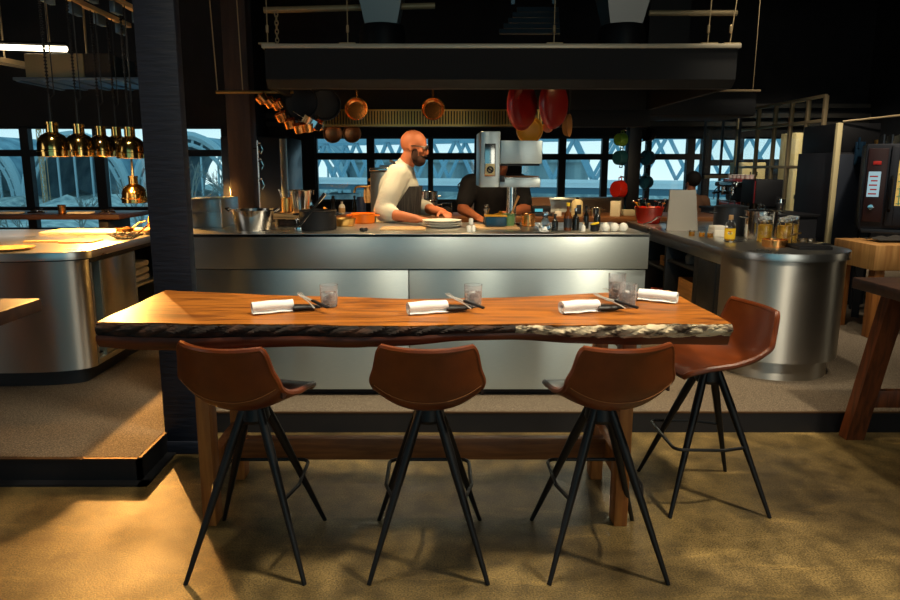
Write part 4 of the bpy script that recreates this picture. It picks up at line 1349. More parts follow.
for k, (x, z) in enumerate(((.205, 0), (.232, 0), (.218, .042))):
    m = MB(); m.lathe([(0, 0), (.013, 0), (.014, .03), (.010, .037), (0, .038)], n=12); tag(m.obj('salt_shaker', white_cer, loc=(x, 3.87, PZ + z)), ('small white shaker left of the group beside the plates', 'small white shaker right of the group beside the plates', 'small white shaker standing on the other two')[k], 'shaker', 'white shakers')
# salamander grill on its post
sg = thing('salamander_grill', 'C-shaped steel salamander grill on a post standing on the pass', 'grill', (.44, 4.30, PZ))
m = MB(); m.box((-.155, -.20, .258), (-.030, .20, .605), .006); m.obj('housing', steel, sg)
cp = MB(); cp.box((-.128, -.208, .325), (-.058, -.199, .53), .004); cpo = cp.obj('control_panel', steel_pol, sg)
m = MB(); m.box((-.122, -.2125, .335), (-.064, -.208, .405), .002); m.obj('dial_plate', mat('dial_cream', srgb(206, 188, 140), .5), cpo)
m = MB(); m.lathe([(.013, 0), (.022, 0), (.022, .006), (.013, .006), (.013, 0)], (0, 0, 0), 24, M=Matrix.Translation((-.093, -.2125, .368)) @ Matrix.Rotation(R(90), 4, 'X')); m.box((-.115, -.2200, .364), (-.072, -.2128, .372), .002, M=Matrix.Translation((-.093, 0, .368)) @ Matrix.Rotation(R(35), 4, 'Y') @ Matrix.Translation((.093, 0, -.368))); m.obj('knob', label_ink, cpo)
m = MB(); m.box((-.03, -.205, .405), (.235, .20, .548), .005); m.obj('heating_hood', steel, sg)
m = MB(); m.box((-.02, -.20, .392), (.22, .19, .405)); m.obj('heating_elements', black_iron, sg)
m = MB(); m.box((-.03, -.205, .258), (.228, .20, .312), .004); m.box((-.035, -.209, .310), (.223, .2, .318), .002); m.obj('drip_tray', steel, sg)
m = MB(); m.box((-.03, -.222, .292), (-.000, -.208, .33), .003); m.obj('tray_handle', black_plastic, sg)
m = MB()
for k in range(22):
    m.box((-.028 + k * .0115, -.2, .322), (-.023 + k * .0115, .2, .327))
m.obj('wire_rack', copper_dark, sg)
m = MB(); m.cyl((.07, 0, .012), (.07, 0, .258), .033, n=28); m.obj('post', steel_pol, sg)
m = MB(); m.lathe([(0, 0), (.07, 0), (.07, .008), (.04, .013), (0, .013)], (.07, 0, 0)); m.obj('base', steel_pol, sg)
# right half of the pass
stp = thing('steel_saucepan', 'small steel saucepan right of the grill post on the pass', 'saucepan', (.615, 4.22, PZ))
m = MB(); m.lathe(vessel(.045, .045, .08), n=28); m.obj('body', copper, stp)
m = MB(); m.cyl((-.04, -.02, .07), (-.10, -.08, .078), .005); m.obj('handle', steel_pol, stp)
nk = MB(); nk.surf(lambda u, v: (.12 * (u - .5), .05 * (v - .5), .012 + .05 * max(0, .45 - u) + .012 * math.sin(u * 9) * math.cos(v * 5)), 16, 8, .006)
tag(nk.obj('folded_cloth', napkin_m, loc=(.68, 3.96, PZ + .004)), 'crumpled white cloth on the pass beside the glass carafe', 'cloth')
cf = lathe_thing('glass_carafe', [(0, 0), (.038, 0), (.041, .01), (.030, .05), (.016, .085), (.020, .10), (.022, .118), (.019, .118), (.015, .09), (.028, .05), (.038, .012), (0, .006)], glass, (.665, 3.86, PZ), 'clear glass carafe near the front edge of the pass', 'carafe')


def bottle(loc, h, r, mt_, label, cap=None, lab=None, group='bottles on the pass', name='bottle'):
    b = thing(name, label, 'bottle', loc, group=group)
    m = MB(); m.lathe([(0, 0), (r * .95, 0), (r, .005), (r, h * .52), (r * .85, h * .62), (r * .36, h * .74), (r * .33, h * .95), (r * .40, h * .955), (r * .40, h), (0, h)], n=20); m.obj('body', mt_, b)
    if cap:
        m = MB(); m.lathe([(0, h * .90), (r * .46, h * .90), (r * .46, h * 1.03), (0, h * 1.03)], n=14); m.obj('cap', cap, b)
    if lab:
        m = MB(); m.lathe([(r + .0008, h * .12), (r + .0012, h * .12), (r + .0012, h * .45), (r + .0008, h * .45)], n=20); m.obj('paper_label', lab, b)
    return b


bottle((.735, 3.92, PZ), .098, .020, dark_glass, 'short dark bottle right of the glass carafe', black_plastic)
bottle((.815, 3.93, PZ), .165, .024, amber_glass, 'amber bottle with a yellow neck, tallest on the pass', label_yel, dark_steel)
bottle((.868, 3.95, PZ), .13, .022, dark_glass, 'dark oil bottle with a pouring spout right of the amber bottle', chrome)
bottle((.905, 3.90, PZ), .048, .013, white_cer, 'tiny white bottle with a cork in front of the dark bottles', board_m)
bottle((.955, 4.05, PZ), .14, .018, dark_glass, 'thin dark bottle behind the yellow-lidded tin', black_plastic)
bottle((1.05, 4.15, PZ), .12, .022, dark_glass, 'dark bottle standing behind the white eggs', black_plastic)
tn = thing('herb_tin', 'black tin with a slanting yellow lid left of the white eggs', 'tin', (.975, 3.90, PZ))
m = MB(); m.lathe(vessel(.026, .026, .035), n=20); m.obj('body', black_iron, tn)
m = MB(); m.lathe([(0, 0), (.027, 0), (.027, .006), (0, .008)], n=20, M=Matrix.Translation((0, 0, .042)) @ Matrix.Rotation(R(-12), 4, 'Y')); m.obj('lid', label_yel, tn)
for k, x in enumerate((1.028, 1.083, 1.137)):
    m = MB(); m.ball((0, 0, .027), .027, (1, 1, 1.0)); tag(m.obj('white_egg', white_cer, loc=(x, 3.86, PZ)), ('white egg on the left of the three on the pass', 'white egg in the middle of the three on the pass', 'white egg on the right of the three on the pass')[k], 'egg', 'white eggs on the pass')

# ------------------------------------------------------------------ on the back counter
stockpot((-.08, 6.62, BZ), .105, .15, 'gold-lit steel stockpot behind the stack of plates', group='pots on the back counter')
stockpot((-.08, 6.95, BZ), .11, .24, 'taller steel stockpot behind the first, below the window', group='pots on the back counter')
jr = thing('preserving_jar', 'glass jar of dark preserve with a copper lid on the back counter at the left', 'jar', (-1.32, 6.62, BZ))
m = MB(); m.lathe([(0, 0), (.06, 0), (.062, .01), (.062, .10), (0, .10)]); m.obj('preserve', dark_glass, jr)
m = MB(); m.lathe([(0.0625, .0), (.066, .0), (.066, .11), (.05, .14), (.05, .15), (.046, .15), (.046, .138), (.0625, .108)]); m.obj('glass_wall', glass, jr)
m = MB(); m.lathe([(0, .15), (.054, .15), (.054, .17), (0, .172)]); m.obj('lid', copper, jr)
bw = 'bottles under the left kitchen window'
lathe_thing('pepper_mill', [(0, 0), (.03, 0), (.03, .02), (.02, .07), (.018, .12), (.028, .14), (.026, .16), (.014, .168), (.02, .185), (0, .20)], black_plastic, (-1.10, 6.95, BZ + .0), 'black turned pepper mill under the left kitchen window', 'mill')
bottle((-1.00, 6.9, BZ), .15, .035, white_cer, 'white-capped cream bottle second from the left under the window', black_plastic, board_m, bw)
bottle((-.87, 6.95, BZ), .19, .026, dark_glass, 'slim black bottle third along under the kitchen window', black_plastic, None, bw)
lathe_thing('blue_canister', [(0, 0), (.05, 0), (.05, .165), (.046, .175), (.046, .185), (0, .187)], mat('navy_tin', srgb(30, 44, 74), .4), (-.79, 6.9, BZ), 'dark blue canister under the kitchen window', 'canister')
cfb = lathe_thing('glass_bottle', [(0, 0), (.035, 0), (.038, .07), (.015, .12), (.018, .16), (.015, .16), (.012, .12), (.034, .07), (0, .01)], glass, (-.56, 6.9, BZ), 'clear glass bottle beside the potted herb', 'bottle')
hb = thing('potted_herb', 'small potted green herb at the foot of the steel tower', 'plant', (-.56, 6.62, BZ))
m = MB(); m.lathe(vessel(.035, .045, .05), n=20); m.obj('pot', dark_steel, hb)
m = MB()
rnd = random.Random(4)
for k in range(60):
    c = Vector((rnd.gauss(0, .03), rnd.gauss(0, .03), .06 + rnd.random() * .06))
    m.ball(c, .014, (1, .8, .35), 6, M=Euler((rnd.random() * 2, rnd.random() * 2, rnd.random() * 6)).to_matrix().to_4x4())
m.obj('foliage', leaf, hb)
fc = thing('brass_faucet', 'old brass swivel faucet in front of the left kitchen window', 'faucet', (-.62, 6.30, ZS))
fo = lambda x, z: (x, 0, z - ZS)
m = MB(); m.tube([(0, .16, BZ - ZS), (0, .16, 1.20 - ZS), (0, .10, 1.24 - ZS), fo(0, 1.29), fo(0, 1.36)], .013, 10); m.lathe([(0, 0), (.028, 0), (.022, .02), (0, .02)], (0, .16, BZ - ZS)); m.obj('riser', brass_soft, fc)
m = MB(); m.tube([fo(0, 1.315), fo(-.05, 1.31), fo(-.135, 1.312), fo(-.155, 1.30), fo(-.165, 1.27), fo(-.168, 1.25)], .011, 8); m.obj('spout', brass_soft, fc)
m = MB(); m.ball(fo(0, 1.375), .026, (1.3, 1, .8)); m.obj('knob', brass_soft, fc)
tw = MB(); tw.surf(lambda u, v: (.05 * (u - .5) * (1 + .5 * math.sin(v * PI)), .012 * math.sin(u * 9), -.15 * v), 10, 8, .006)
tag(tw.obj('hanging_cloth', board_m, loc=(-.66, 6.30, 1.305)), 'pale cloth hanging from the brass faucet', 'cloth')
tt = thing('steel_tower', 'tall steel cabinet standing behind the chef\'s back', 'cabinet', (-.37, 5.55, ZS))
m = MB(); m.box((-.16, -.25, .0), (.16, .25, 1.34), .006); m.obj('cabinet', steel, tt)
m = MB(); m.box((-.165, -.255, 1.34), (.165, .255, 1.375), .006); m.obj('top', steel_pol, tt)
m = MB(); m.box((-.10, -.02, 1.376), (.12, .14, 1.395), .004); tag(m.obj('tray_stack', white_cer, loc=(-.37, 5.55, ZS)), 'flat pale trays lying on the tall steel cabinet', 'tray')
# black kettle, tap, scale, mixer jug, carton
kt = thing('black_kettle', 'small black kettle between the stockpots and the sink tap', 'kettle', (.12, 6.62, BZ))
m = MB(); m.lathe([(0, 0), (.06, 0), (.065, .03), (.05, .08), (.02, .095), (0, .10)]); m.obj('body', black_iron, kt)
m = MB(); m.tube([(-.05, 0, .07), (-.05, 0, .13), (.05, 0, .13), (.05, 0, .07)], .006, 6); m.obj('handle', chrome, kt)
tp = MB(); tp.lathe([(0, 0), (.02, 0), (.02, .02), (0, .02)]); tp.tube([(0, 0, .0), (0, 0, .30), (-.02, -.02, .33), (-.06, -.05, .33), (-.08, -.06, .31), (-.08, -.06, .27)], .008, 8)
tag(tp.obj('sink_tap', black_metal, loc=(.33, 7.02, BZ)), 'black gooseneck sink tap left of the cook in black', 'tap')
ks = thing('kitchen_scale', 'brown-topped kitchen scale with a glowing display on the back counter', 'scale', (1.10, 6.70, BZ))
m = MB(); m.box((-.11, -.10, .0), (.11, .10, .03), .004); m.obj('base', dark_steel, ks)
m = MB(); m.box((-.095, -.08, .03), (.095, .06, .10), .006); m.obj('body', black_plastic, ks)
m = MB(); m.box((-.07, -.084, .045), (.01, -.080, .075)); m.obj('display', led_m, ks)
m = MB(); m.box((-.105, -.02, .0), (.105, .12, .014), .003, M=Matrix.Translation((0, .0, .105)) @ Matrix.Rotation(R(35), 4, 'X')); m.obj('pan', mat('brown_tray', srgb(84, 58, 42), .5), ks)
m = MB(); m.box((-.05, -.05, 0), (.05, .05, .14), .004); tag(m.obj('steel_container', steel, loc=(.83, 6.7, BZ)), 'square steel container left of the kitchen scale', 'container')
m = MB(); m.box((-.03, -.04, 0), (.035, .04, .05), .004); tag(m.obj('white_box', white_cer, loc=(1.26, 6.6, BZ)), 'small white box right of the kitchen scale', 'box')
bl = thing('drink_dispenser', 'beige squat dispenser with a dark cap on the back counter', 'dispenser', (1.46, 6.6, BZ))
m = MB(); m.lathe([(0, 0), (.055, 0), (.058, .01), (.058, .14), (.045, .165), (.02, .175), (0, .175)]); m.obj('body', cream, bl)
m = MB(); m.lathe([(0, .175), (.018, .175), (.018, .19), (0, .195)]); m.obj('cap', label_ink, bl)
m = MB(); m.box((-.02, -.0635, .03), (.03, -.055, .12), .002); m.obj('dark_panel', dark_steel, bl)
sp = stockpot((1.66, 6.65, BZ), .06, .085, 'small steel pot between the dispenser and the white carton', group='pots on the back counter')
m = MB(); m.box((-.05, -.045, 0), (.05, .045, .155), .004); tag(m.obj('white_carton', mat('carton', srgb(206, 196, 168), .7), loc=(1.86, 6.6, BZ), rot=(0, 0, R(-25))), 'upright cream carton left of the red pot', 'carton')
m = MB(); m.box((-.06, -.05, 0), (.06, .05, .06), .004); tag(m.obj('white_tub', mat('carton2', srgb(190, 180, 150), .7), loc=(2.02, 6.72, BZ)), 'small cream tub right of the upright carton', 'tub')

# ------------------------------------------------------------------ on the right island
rp_ = thing('red_pot', 'large red enamel pot full of utensils on the far end of the right island', 'pot', (2.06, 6.18, RZ))
m = MB(); m.lathe(vessel(.105, .138, .155, .006), n=36); m.obj('body', red_en, rp_)
for k in range(9):
    a = k * .7; m = MB(); q = Vector((.09 * math.cos(a), .09 * math.sin(a), .1)); e_ = Vector((.14 * math.cos(a + .2), .12 * math.sin(a), .19 + .02 * (k % 3)))
    m.tube([q, e_], [.005, .004], 6); m.ball(e_, .018, (1, .6, .5), 8); m.obj('utensil', chrome if k % 3 else yellow_en, rp_)
wk = thing('rolled_whisk', 'steel whisk leaning against the front of the red pot', 'whisk', (2.03, 6.0, RZ))
for k in range(8):
    a = PI * k / 8; m = MB()
    pts = [Vector((.10 * t_, .02 * math.sin(PI * t_) * math.cos(a), .03 + .05 * t_ + .02 * math.sin(PI * t_) * math.sin(a))) for t_ in [q / 8 for q in range(9)]]
    m.tube(pts, .002, 5); m.obj('wire', chrome, wk)
m = MB(); m.tube([(0, 0, .03), (-.08, 0, .006)], .008, 8); m.obj('handle', chrome, wk)
gb = thing('upright_panel', 'tapering pale grey upright panel standing on the right island', 'panel', (2.09, 5.40, RZ))
m = MB(); m.prism([(-.135, .0), (.13, .0), (.108, .345), (-.112, .345)], -.009, .009, M=Matrix.Rotation(R(84), 4, 'X') @ Matrix.Translation((0, 0, 0)), bev=.003); m.obj('panel', grey_board, gb)
m = MB(); m.box((-.10, .02, 0), (.10, .14, .008), .002); m.obj('foot', dark_steel, gb)
for k, (x, y) in enumerate(((2.02, 5.02), (2.07, 4.95), (2.115, 4.90))):
    j = thing('spice_jar', ('amber spice jar farthest left in front of the grey panel', 'amber spice jar in the middle of the three by the grey panel', 'amber spice jar nearest the white butter tub')[k], 'jar', (x, y, RZ), group='small amber jars')
    m = MB(); m.lathe([(0, .002), (.019, .002), (.019, .034), (0, .034)], n=16); m.obj('contents', oil_m, j)
    m = MB(); m.lathe([(.0195, 0), (.022, 0), (.022, .044), (.0195, .044)], n=16); m.obj('glass_wall', glass, j)
m = MB(); m.box((-.065, -.06, 0), (.065, .06, .055), .006); m.box((-.065, -.055, .055), (.03, .055, .085), .005); tag(m.obj('butter_tub', white_cer, loc=(2.22, 4.98, RZ)), 'white stacked butter tubs beside the oil bottle', 'tub')
stockpot((2.36, 5.12, RZ), .125, .225, 'dark-sided steel stockpot with a lid behind the oil bottle', True, dark_steel, 'stockpots on the right island')
stockpot((2.47, 4.86, RZ), .115, .205, 'bright steel stockpot with a lid between oil bottle and lemon jars', True, None, 'stockpots on the right island')
ob = thing('oil_bottle', 'clear oil bottle with a bright yellow label on the right island', 'bottle', (2.135, 4.62, RZ))
m = MB(); m.lathe([(0, 0), (.034, 0), (.036, .006), (.036, .11), (.030, .135), (.013, .155), (.013, .18), (.011, .18), (.011, .155), (.028, .134), (.0335, .11), (.0335, .008), (0, .004)], n=28); m.obj('glass_body', glass, ob)
m = MB(); m.lathe([(0, .0045), (.033, .0085), (.033, .10), (0, .10)], n=28); m.obj('oil', oil_m, ob)
m = MB(); m.lathe([(0, .16), (.016, .16), (.016, .193), (0, .194)], n=20); m.obj('cap', board_m, ob)
m = MB(); m.lathe([(.0365, .022), (.0370, .022), (.0370, .098), (.0365, .098)], n=36); lb_ = m.obj('paper_label', label_yel, ob)


def on_cyl(m, x, z, w, h, r, ang0):
    t = bmesh.new()
    n = 10
    row = []
    for k in range(n + 1):
        a = 2 * PI * k / n
        th = ang0 + (x + w * math.cos(a)) / r
        row.append(t.verts.new((r * math.cos(th), r * math.sin(th), z + h * math.sin(a))))
    t.faces.new(row[:-1])
    m._merge(t)


A0 = R(-114)
m = MB(); on_cyl(m, 0, .066, .0165, .013, .0374, A0); m.obj('label_oval', label_w, lb_)
m = MB(); on_cyl(m, -.001, .076, .012, .0035, .0377, A0); m.obj('label_band', label_red, lb_)
m = MB()
for k in range(5):
    on_cyl(m, -.010 + k * .005, .064 + (.002 if k % 2 else -.001), .0016, .005, .0378, A0)
on_cyl(m, 0, .058, .011, .0012, .0378, A0)
m.obj('label_lettering', label_ink, lb_)
for k, (x, y, s) in enumerate(((2.385, 4.62, 1), (2.475, 4.52, 1.0), (2.60, 4.66, .96))):
    j = thing('lemon_jar', ('large jar of yellow preserved lemons, left of the three', 'large jar of yellow preserved lemons, front one of the three', 'large jar of yellow preserved lemons, right of the three')[k], 'jar', (x, y, RZ), group='jars of preserved lemons')
    m = MB(); m.lathe([(0, .004), (.046 * s, .004), (.047 * s, .125), (0, .125)], n=24); m.obj('preserve', lemon_m, j)
    m = MB(); m.lathe([(.047 * s, .0), (.052 * s, .003), (.053 * s, .13), (.042 * s, .15), (.042 * s, .16), (.039 * s, .16), (.039 * s, .15), (.049 * s, .13), (.0485 * s, .004)], n=28); m.obj('glass_wall', glass, j)
    m = MB(); m.lathe([(0, .162), (.045 * s, .162), (.046 * s, .178), (.03, .186), (0, .186)], n=28); m.obj('lid', mat('lid_glass', (.9, .95, .95, 1), .1, trans=.8), j)
    m = MB(); m.tube([(.045 * s * math.cos(a), .045 * s * math.sin(a), .156) for a in [2 * PI * q / 24 for q in range(24)]], .0022, 6, True); m.tube([(-.045, 0, .156), (-.054, 0, .17), (-.045, 0, .182)], .002, 6); m.obj('wire_clip', chrome, j)
cpn = thing('copper_saucepan', 'shallow copper saucepan with a long handle on the front of the right island', 'saucepan', (2.31, 4.33, RZ))
m = MB(); m.lathe([(0, 0), (.072, 0), (.078, .006), (.080, .048), (.083, .051), (.077, .051), (.074, .008), (0, .005)], n=36); m.obj('body', copper, cpn)
m = MB(); m.tube([(.074, .03, .042), (.12, .05, .055), (.18, .08, .078), (.235, .11, .082)], [.007, .006, .006, .007], 8); m.obj('handle', brass_soft, cpn)
tr = thing('hob_tray', 'steel tray with small dishes at the right end of the right island', 'tray', (2.62, 4.50, RZ))
m = MB(); m.box((-.10, -.12, 0), (.12, .10, .012), .004); m.obj('tray', steel_pol, tr)
m = MB(); m.lathe(vessel(.03, .036, .02), (-.03, 0, .012), 18); m.lathe(vessel(.025, .03, .018), (.05, .03, .012), 18); m.obj('dish', steel_pol, tr)
gst = MB(); gst.box((-.11, -.09, 0), (.11, .09, .02), .004); gst.box((-.10, -.08, .02), (.10, .08, .024))
tag(gst.obj('black_hotplate', black_iron, loc=(2.49, 4.24, RZ)), 'flat black hotplate between copper saucepan and steel tray', 'hotplate')
# in the open bays of the right island
X = RX0 + .022
m = MB(); m.box((0, -.17, 0), (.26, .17, .17), .004)
for y in (-.13, .0, .12):
    m.cyl((-.0005, y, .05), (-.0025, y, .05), .006, n=10)
tag(m.obj('wooden_crate', crate_m, loc=(X + .06, 5.02, .29 + .15)), 'pale wooden crate in the open bay of the right island', 'crate')
m = MB(); m.box((-.02, -.24, 0), (.36, .24, .148), .004); tag(m.obj('storage_box', black_iron, loc=(X + .06, 5.03, .29)), 'dark storage box under the pale wooden crate', 'box')
m = MB(); m.box((0, -.10, 0), (.2, .10, .085), .004); tag(m.obj('wooden_box', crate_m, loc=(X + .08, 5.6, .635)), 'low wooden box on the shelf next to the pass', 'box')
m = MB(); m.box((0, -.16, 0), (.26, .16, .12), .004); tag(m.obj('orange_crate', mat('red_crate', srgb(176, 62, 30), .5), loc=(X + .04, 5.62, .29)), 'orange-red crate at the bottom of the bay next to the pass', 'crate')
lathe_thing('glass_jar', [(0, 0), (.05, 0), (.055, .06), (.03, .09), (.03, .10), (0, .10)], mat('grey_jar', srgb(150, 156, 160), .2), (X + .12, 5.08, .735), 'grey glass jar on the shelf above the pale wooden crate', 'jar')
stockpot((X + .14, 5.5, .635), .055, .08, 'small dark pot on the shelf beside the low wooden box', mt_=dark_steel, group=None)

# ------------------------------------------------------------------ on and behind the left island
m = MB(); m.box((-.42, -.16, 0), (.40, .16, .022), .004); tag(m.obj('white_board', mat('pale_board', srgb(226, 208, 176), .5), loc=(-2.62, 5.05, LZ)), 'long pale board along the back of the left island', 'board')
m = MB(); m.prism([(-.22, -.02), (.02, -.03), (.05, -.09), (.26, -.09), (.27, .09), (.05, .09), (.02, .01), (-.22, .01)], 0, .012, bev=.003)
tag(m.obj('cutting_board', board_m, loc=(-2.62, 4.42, LZ), rot=(0, 0, R(4))), 'wooden paddle board with a handle on the left island', 'board')
m = MB(); m.lathe([(0, 0), (.10, 0), (.13, .012), (.132, .015), (.10, .004), (0, .004)], n=32); tag(m.obj('wooden_plate', board_m, loc=(-2.68, 4.02, LZ)), 'round wooden plate cut off by the left edge of the photo', 'plate')
cs = thing('copper_saucepan', 'copper saucepan with an upright handle on the left island under the lamps', 'saucepan', (-2.33, 4.80, LZ))
m = MB(); m.lathe(vessel(.062, .064, .065), n=32); m.obj('body', copper, cs)
m = MB(); m.tube([(.05, 0, .06), (.10, .02, .10), (.15, .03, .115)], [.007, .006, .006], 6); m.obj('handle', brass_soft, cs)
hbk = thing('wire_basket', 'small wire basket with herbs and a wooden handle on the left island', 'basket', (-2.235, 4.60, LZ))
m = MB()
for k in range(5):
    r_ = .04 + .012 * k
    m.tube([(1.5 * r_ * math.cos(a), .7 * r_ * math.sin(a), .004 + .009 * k) for a in [2 * PI * q / 24 for q in range(24)]], .0025, 5, True)
for q in range(16):
    a = 2 * PI * q / 16; m.tube([(.06 * math.cos(a), .028 * math.sin(a), .004), (.132 * math.cos(a), .0616 * math.sin(a), .042)], .002, 4)
m.obj('wire_bowl', dark_steel, hbk)
m = MB(); m.tube([(.09, .01, .04), (.13, .02, .075), (.165, .03, .11)], [.006, .006, .007], 6); m.obj('handle', copper, hbk)
m = MB()
for k in range(26):
    m.ball((rnd.gauss(0, .045), rnd.gauss(0, .018), .03 + rnd.random() * .02), .013, (1.3, .8, .5), 6, M=Euler((0, 0, rnd.random() * 6)).to_matrix().to_4x4())
o = m.obj('herbs', dark_wood, hbk); o['kind'] = 'stuff'
bottle((-2.27, 5.17, LZ), .20, .045, oil_m, 'tall golden oil bottle beside the black pillar on the left island', board_m, None, None)
m = MB(); m.box((-.13, -.09, 0), (.10, .09, .018), .004); tag(m.obj('cutting_board', board_m, loc=(-2.30, 4.97, LZ + .0225)), 'small board lit by the brass lamp beside the pillar', 'board')
m = MB()
for k in range(3):
    m.box((-.09, -.12, .002 + k * .052), (.10, .12, .048 + k * .052), .02)
tag(m.obj('towel_stack', white_cloth, loc=(LX1 - .16, 4.82, .64)), 'stack of folded white towels on the open shelf of the left island', 'towels')
m = MB(); m.lathe([(0, 0), (.04, 0), (.045, .05), (.03, .10), (.035, .12), (0, .12)], n=20); m.box((-.05, -.05, -.02), (.05, .05, 0)); tag(m.obj('metal_jug', steel, loc=(LX1 - .10, 4.09, .285)), 'small pale jug at the front bay of the left island', 'jug')
wt = thing('long_table', 'long wooden table by the window behind the left island', 'table', (-4.0, 7.0, ZS))
m = MB(); m.box((-1.9, -.35, .84), (.72, .35, .89), .006); m.obj('tabletop', table_dark, wt)
for x in (-1.7, .5):
    m = MB(); m.box((x - .05, -.25, 0), (x + .05, .25, .84), .004); m.obj('leg', black_paint, wt)
for k, (x, lb) in enumerate(((-4.38, 'white folded napkin at the left of the window table'), (-3.62, 'white folded napkin at the right of the window table'))):
    m = MB(); m.box((-.13, -.07, 0), (.11, .07, .02), .008); tag(m.obj('folded_napkin', napkin_m, loc=(x - .15, 6.85, ZS + .89)), lb, 'napkin', 'napkins on the window table')
    m = MB(); m.tube([(-.08, -.02, .01), (.08, .03, .012)], .008, 6); m.tube([(-.07, .03, .024), (.09, -.02, .024)], .008, 6); m.tube([(-.05, -.03, .04), (.06, .03, .04)], .007, 6)
    tag(m.obj('cutlery_bundle', chrome, loc=(x + .12, 6.85, ZS + .89)), lb.replace('white folded napkin', 'steel cutlery bundle'), 'cutlery', 'cutlery on the window table')
lathe_thing('copper_cup', vessel(.036, .04, .09), copper, (-3.98, 6.85, ZS + .89), 'copper cup on the window table behind the left island', 'cup')

# ------------------------------------------------------------------ right side: partition, coffee corner, fridge, oven, block
gp_ = thing('glass_partition', 'tan steel-framed glass partition behind the coffee machine', 'partition', (4.22, 8.15, ZS))
f = MB()
GY = [-1.02, -.70, -.36, .0, .42, .98]
zt = 2.14 - ZS + .12
for y in GY:
    f.box((-.02, y - .02, 0), (.02, y + .02, zt), .003)
for z in (zt - .02, 1.86, 1.36, .02):
    f.box((-.018, -1.02, z), (.018, .98, z + .035), .003)
f.obj('frame', tan_frame, gp_)
p = MB(); p.box((-.004, -1.0, .03), (.004, .96, zt - .02)); p.obj('glass_pane', pane_m, gp_)
g2 = thing('glass_door', 'slim steel-framed glass door left of the glass partition', 'door', (3.72, 8.9, ZS))
f = MB()
for x in (-.05, .19, .42):
    f.box((x - .013, -.015, 0), (x + .013, .015, 2.15))
f.box((-.05, -.015, 1.25), (.42, .015, 1.29)); f.box((-.05, -.015, 2.13), (.42, .015, 2.16)); f.box((-.05, -.015, .0), (.42, .015, .04))
f.obj('frame', dark_steel, g2)
m = MB(); m.box((-.04, -.06, 1.225), (.40, -.02, 1.27), .004); m.obj('push_bar', tan_frame, g2)
p = MB(); p.box((-.04, -.003, .04), (.41, .003, 2.13)); p.obj('glass_pane', pane_m, g2)
cab_m = cream
for k, (x0, x1, z0, z1, y, lb) in enumerate(((4.86, 5.24, 1.22, 1.57, 10.3, 'small cream wall cabinet under the window behind the glass partition'), (5.34, 5.55, .12, 2.0, 9.7, 'tall cream locker behind the glass partition, left of two'), (5.57, 5.86, .12, 2.04, 9.5, 'tall cream locker behind the glass partition, right of two'))):
    c = thing('cream_cabinet' if k == 0 else 'cream_locker', lb, 'cabinet', ((x0 + x1) / 2, y, z0), group=None if k == 0 else 'cream lockers')
    h = (x1 - x0) / 2
    m = MB(); m.box((-h, 0, 0), (h, .4, z1 - z0), .004); m.obj('carcass', cab_m, c)
    for s in (0, 1):
        m = MB(); m.box((-h + s * h + .004, -.02, .01), (s * h - .004, 0, z1 - z0 - .01), .003); dd = m.obj('door', cab_m, c)
        m = MB(); m.box((-.05 * (1 - 2 * s) - .008, -.035, (z1 - z0) * .5 - .03), (-.05 * (1 - 2 * s) + .008, -.02, (z1 - z0) * .5 + .03)); m.obj('handle', black_plastic, dd)
    if k == 0:
        for x in (-.2, .2):
            m = MB(); m.box((x - .02, .35, -1.08), (x + .02, .4, 0)); m.obj('leg', black_paint, c)
hk = thing('hanging_jacket', 'dark jacket hanging on the right cream locker', 'jacket', (5.66, 9.432, 1.92))
m = MB(); m.tube([(0, 0, 0), (.01, -.01, -.12), (.03, -.02, -.32), (.02, -.02, -.55)], [.02, .06, .075, .05], 10); m.obj('body', dark_cloth, hk)
m = MB(); m.tube([(-.05, 0, -.1), (-.08, -.02, -.35)], [.03, .025], 8); m.obj('sleeve', dark_cloth, hk)
cb = thing('coffee_counter', 'black coffee bar counter behind the right island', 'counter', (3.55, 7.1, ZS))
m = MB(); m.box((-.28, -.65, .0), (.30, .80, .88), .004); m.obj('carcass', black_paint, cb)
m = MB(); m.box((-.30, -.67, .88), (.32, .82, .91), .004); m.obj('worktop', black_iron, cb)
CBZ = 1.03
cm = thing('coffee_machine', 'chrome and red espresso machine with a cup rack on the coffee bar', 'coffee machine', (3.50, 7.22, CBZ))
m = MB(); m.box((-.16, -.12, .0), (.17, .36, .085), .012); m.obj('base', red_en, cm)
m = MB(); m.box((-.10, -.10, .10), (.17, .34, .30), .02); m.obj('body', black_iron, cm)
m = MB(); m.box((-.20, -.13, .245), (.17, .37, .31), .012); m.box((-.205, -.10, .27), (-.198, .34, .30)); m.obj('head', chrome, cm)
m = MB(); m.box((-.12, -.128, .295), (.18, .37, .335), .004); m.obj('top_rail', red_en, cm)
m = MB(); m.box((-.19, -.10, .085), (-.02, .34, .10), .003); m.obj('drip_tray', steel_pol, cm)
for y in (0.0, .22):
    m = MB(); m.cyl((-.17, y, .245), (-.17, y, .205), .032, n=20); m.obj('group_head', chrome, cm)
    m = MB(); m.cyl((-.17, y, .20), (-.17, y, .18), .036, n=20); m.cyl((-.20, y, .19), (-.31, y - .03, .175), .012); m.cyl((-.17, y, .18), (-.17, y, .155), .01); m.obj('portafilter', chrome, cm)
for y in (-.09, .33):
    m = MB(); m.tube([(-.19, y, .24), (-.23, y, .20), (-.235, y, .10)], .006, 6); m.obj('steam_wand', chrome, cm)
    m = MB(); m.lathe([(0, 0), (.022, 0), (.025, .02), (0, .022)], n=14, M=Matrix.Translation((-.20, y, .275)) @ Matrix.Rotation(R(-90), 4, 'Y')); m.obj('steam_knob', black_plastic, cm)
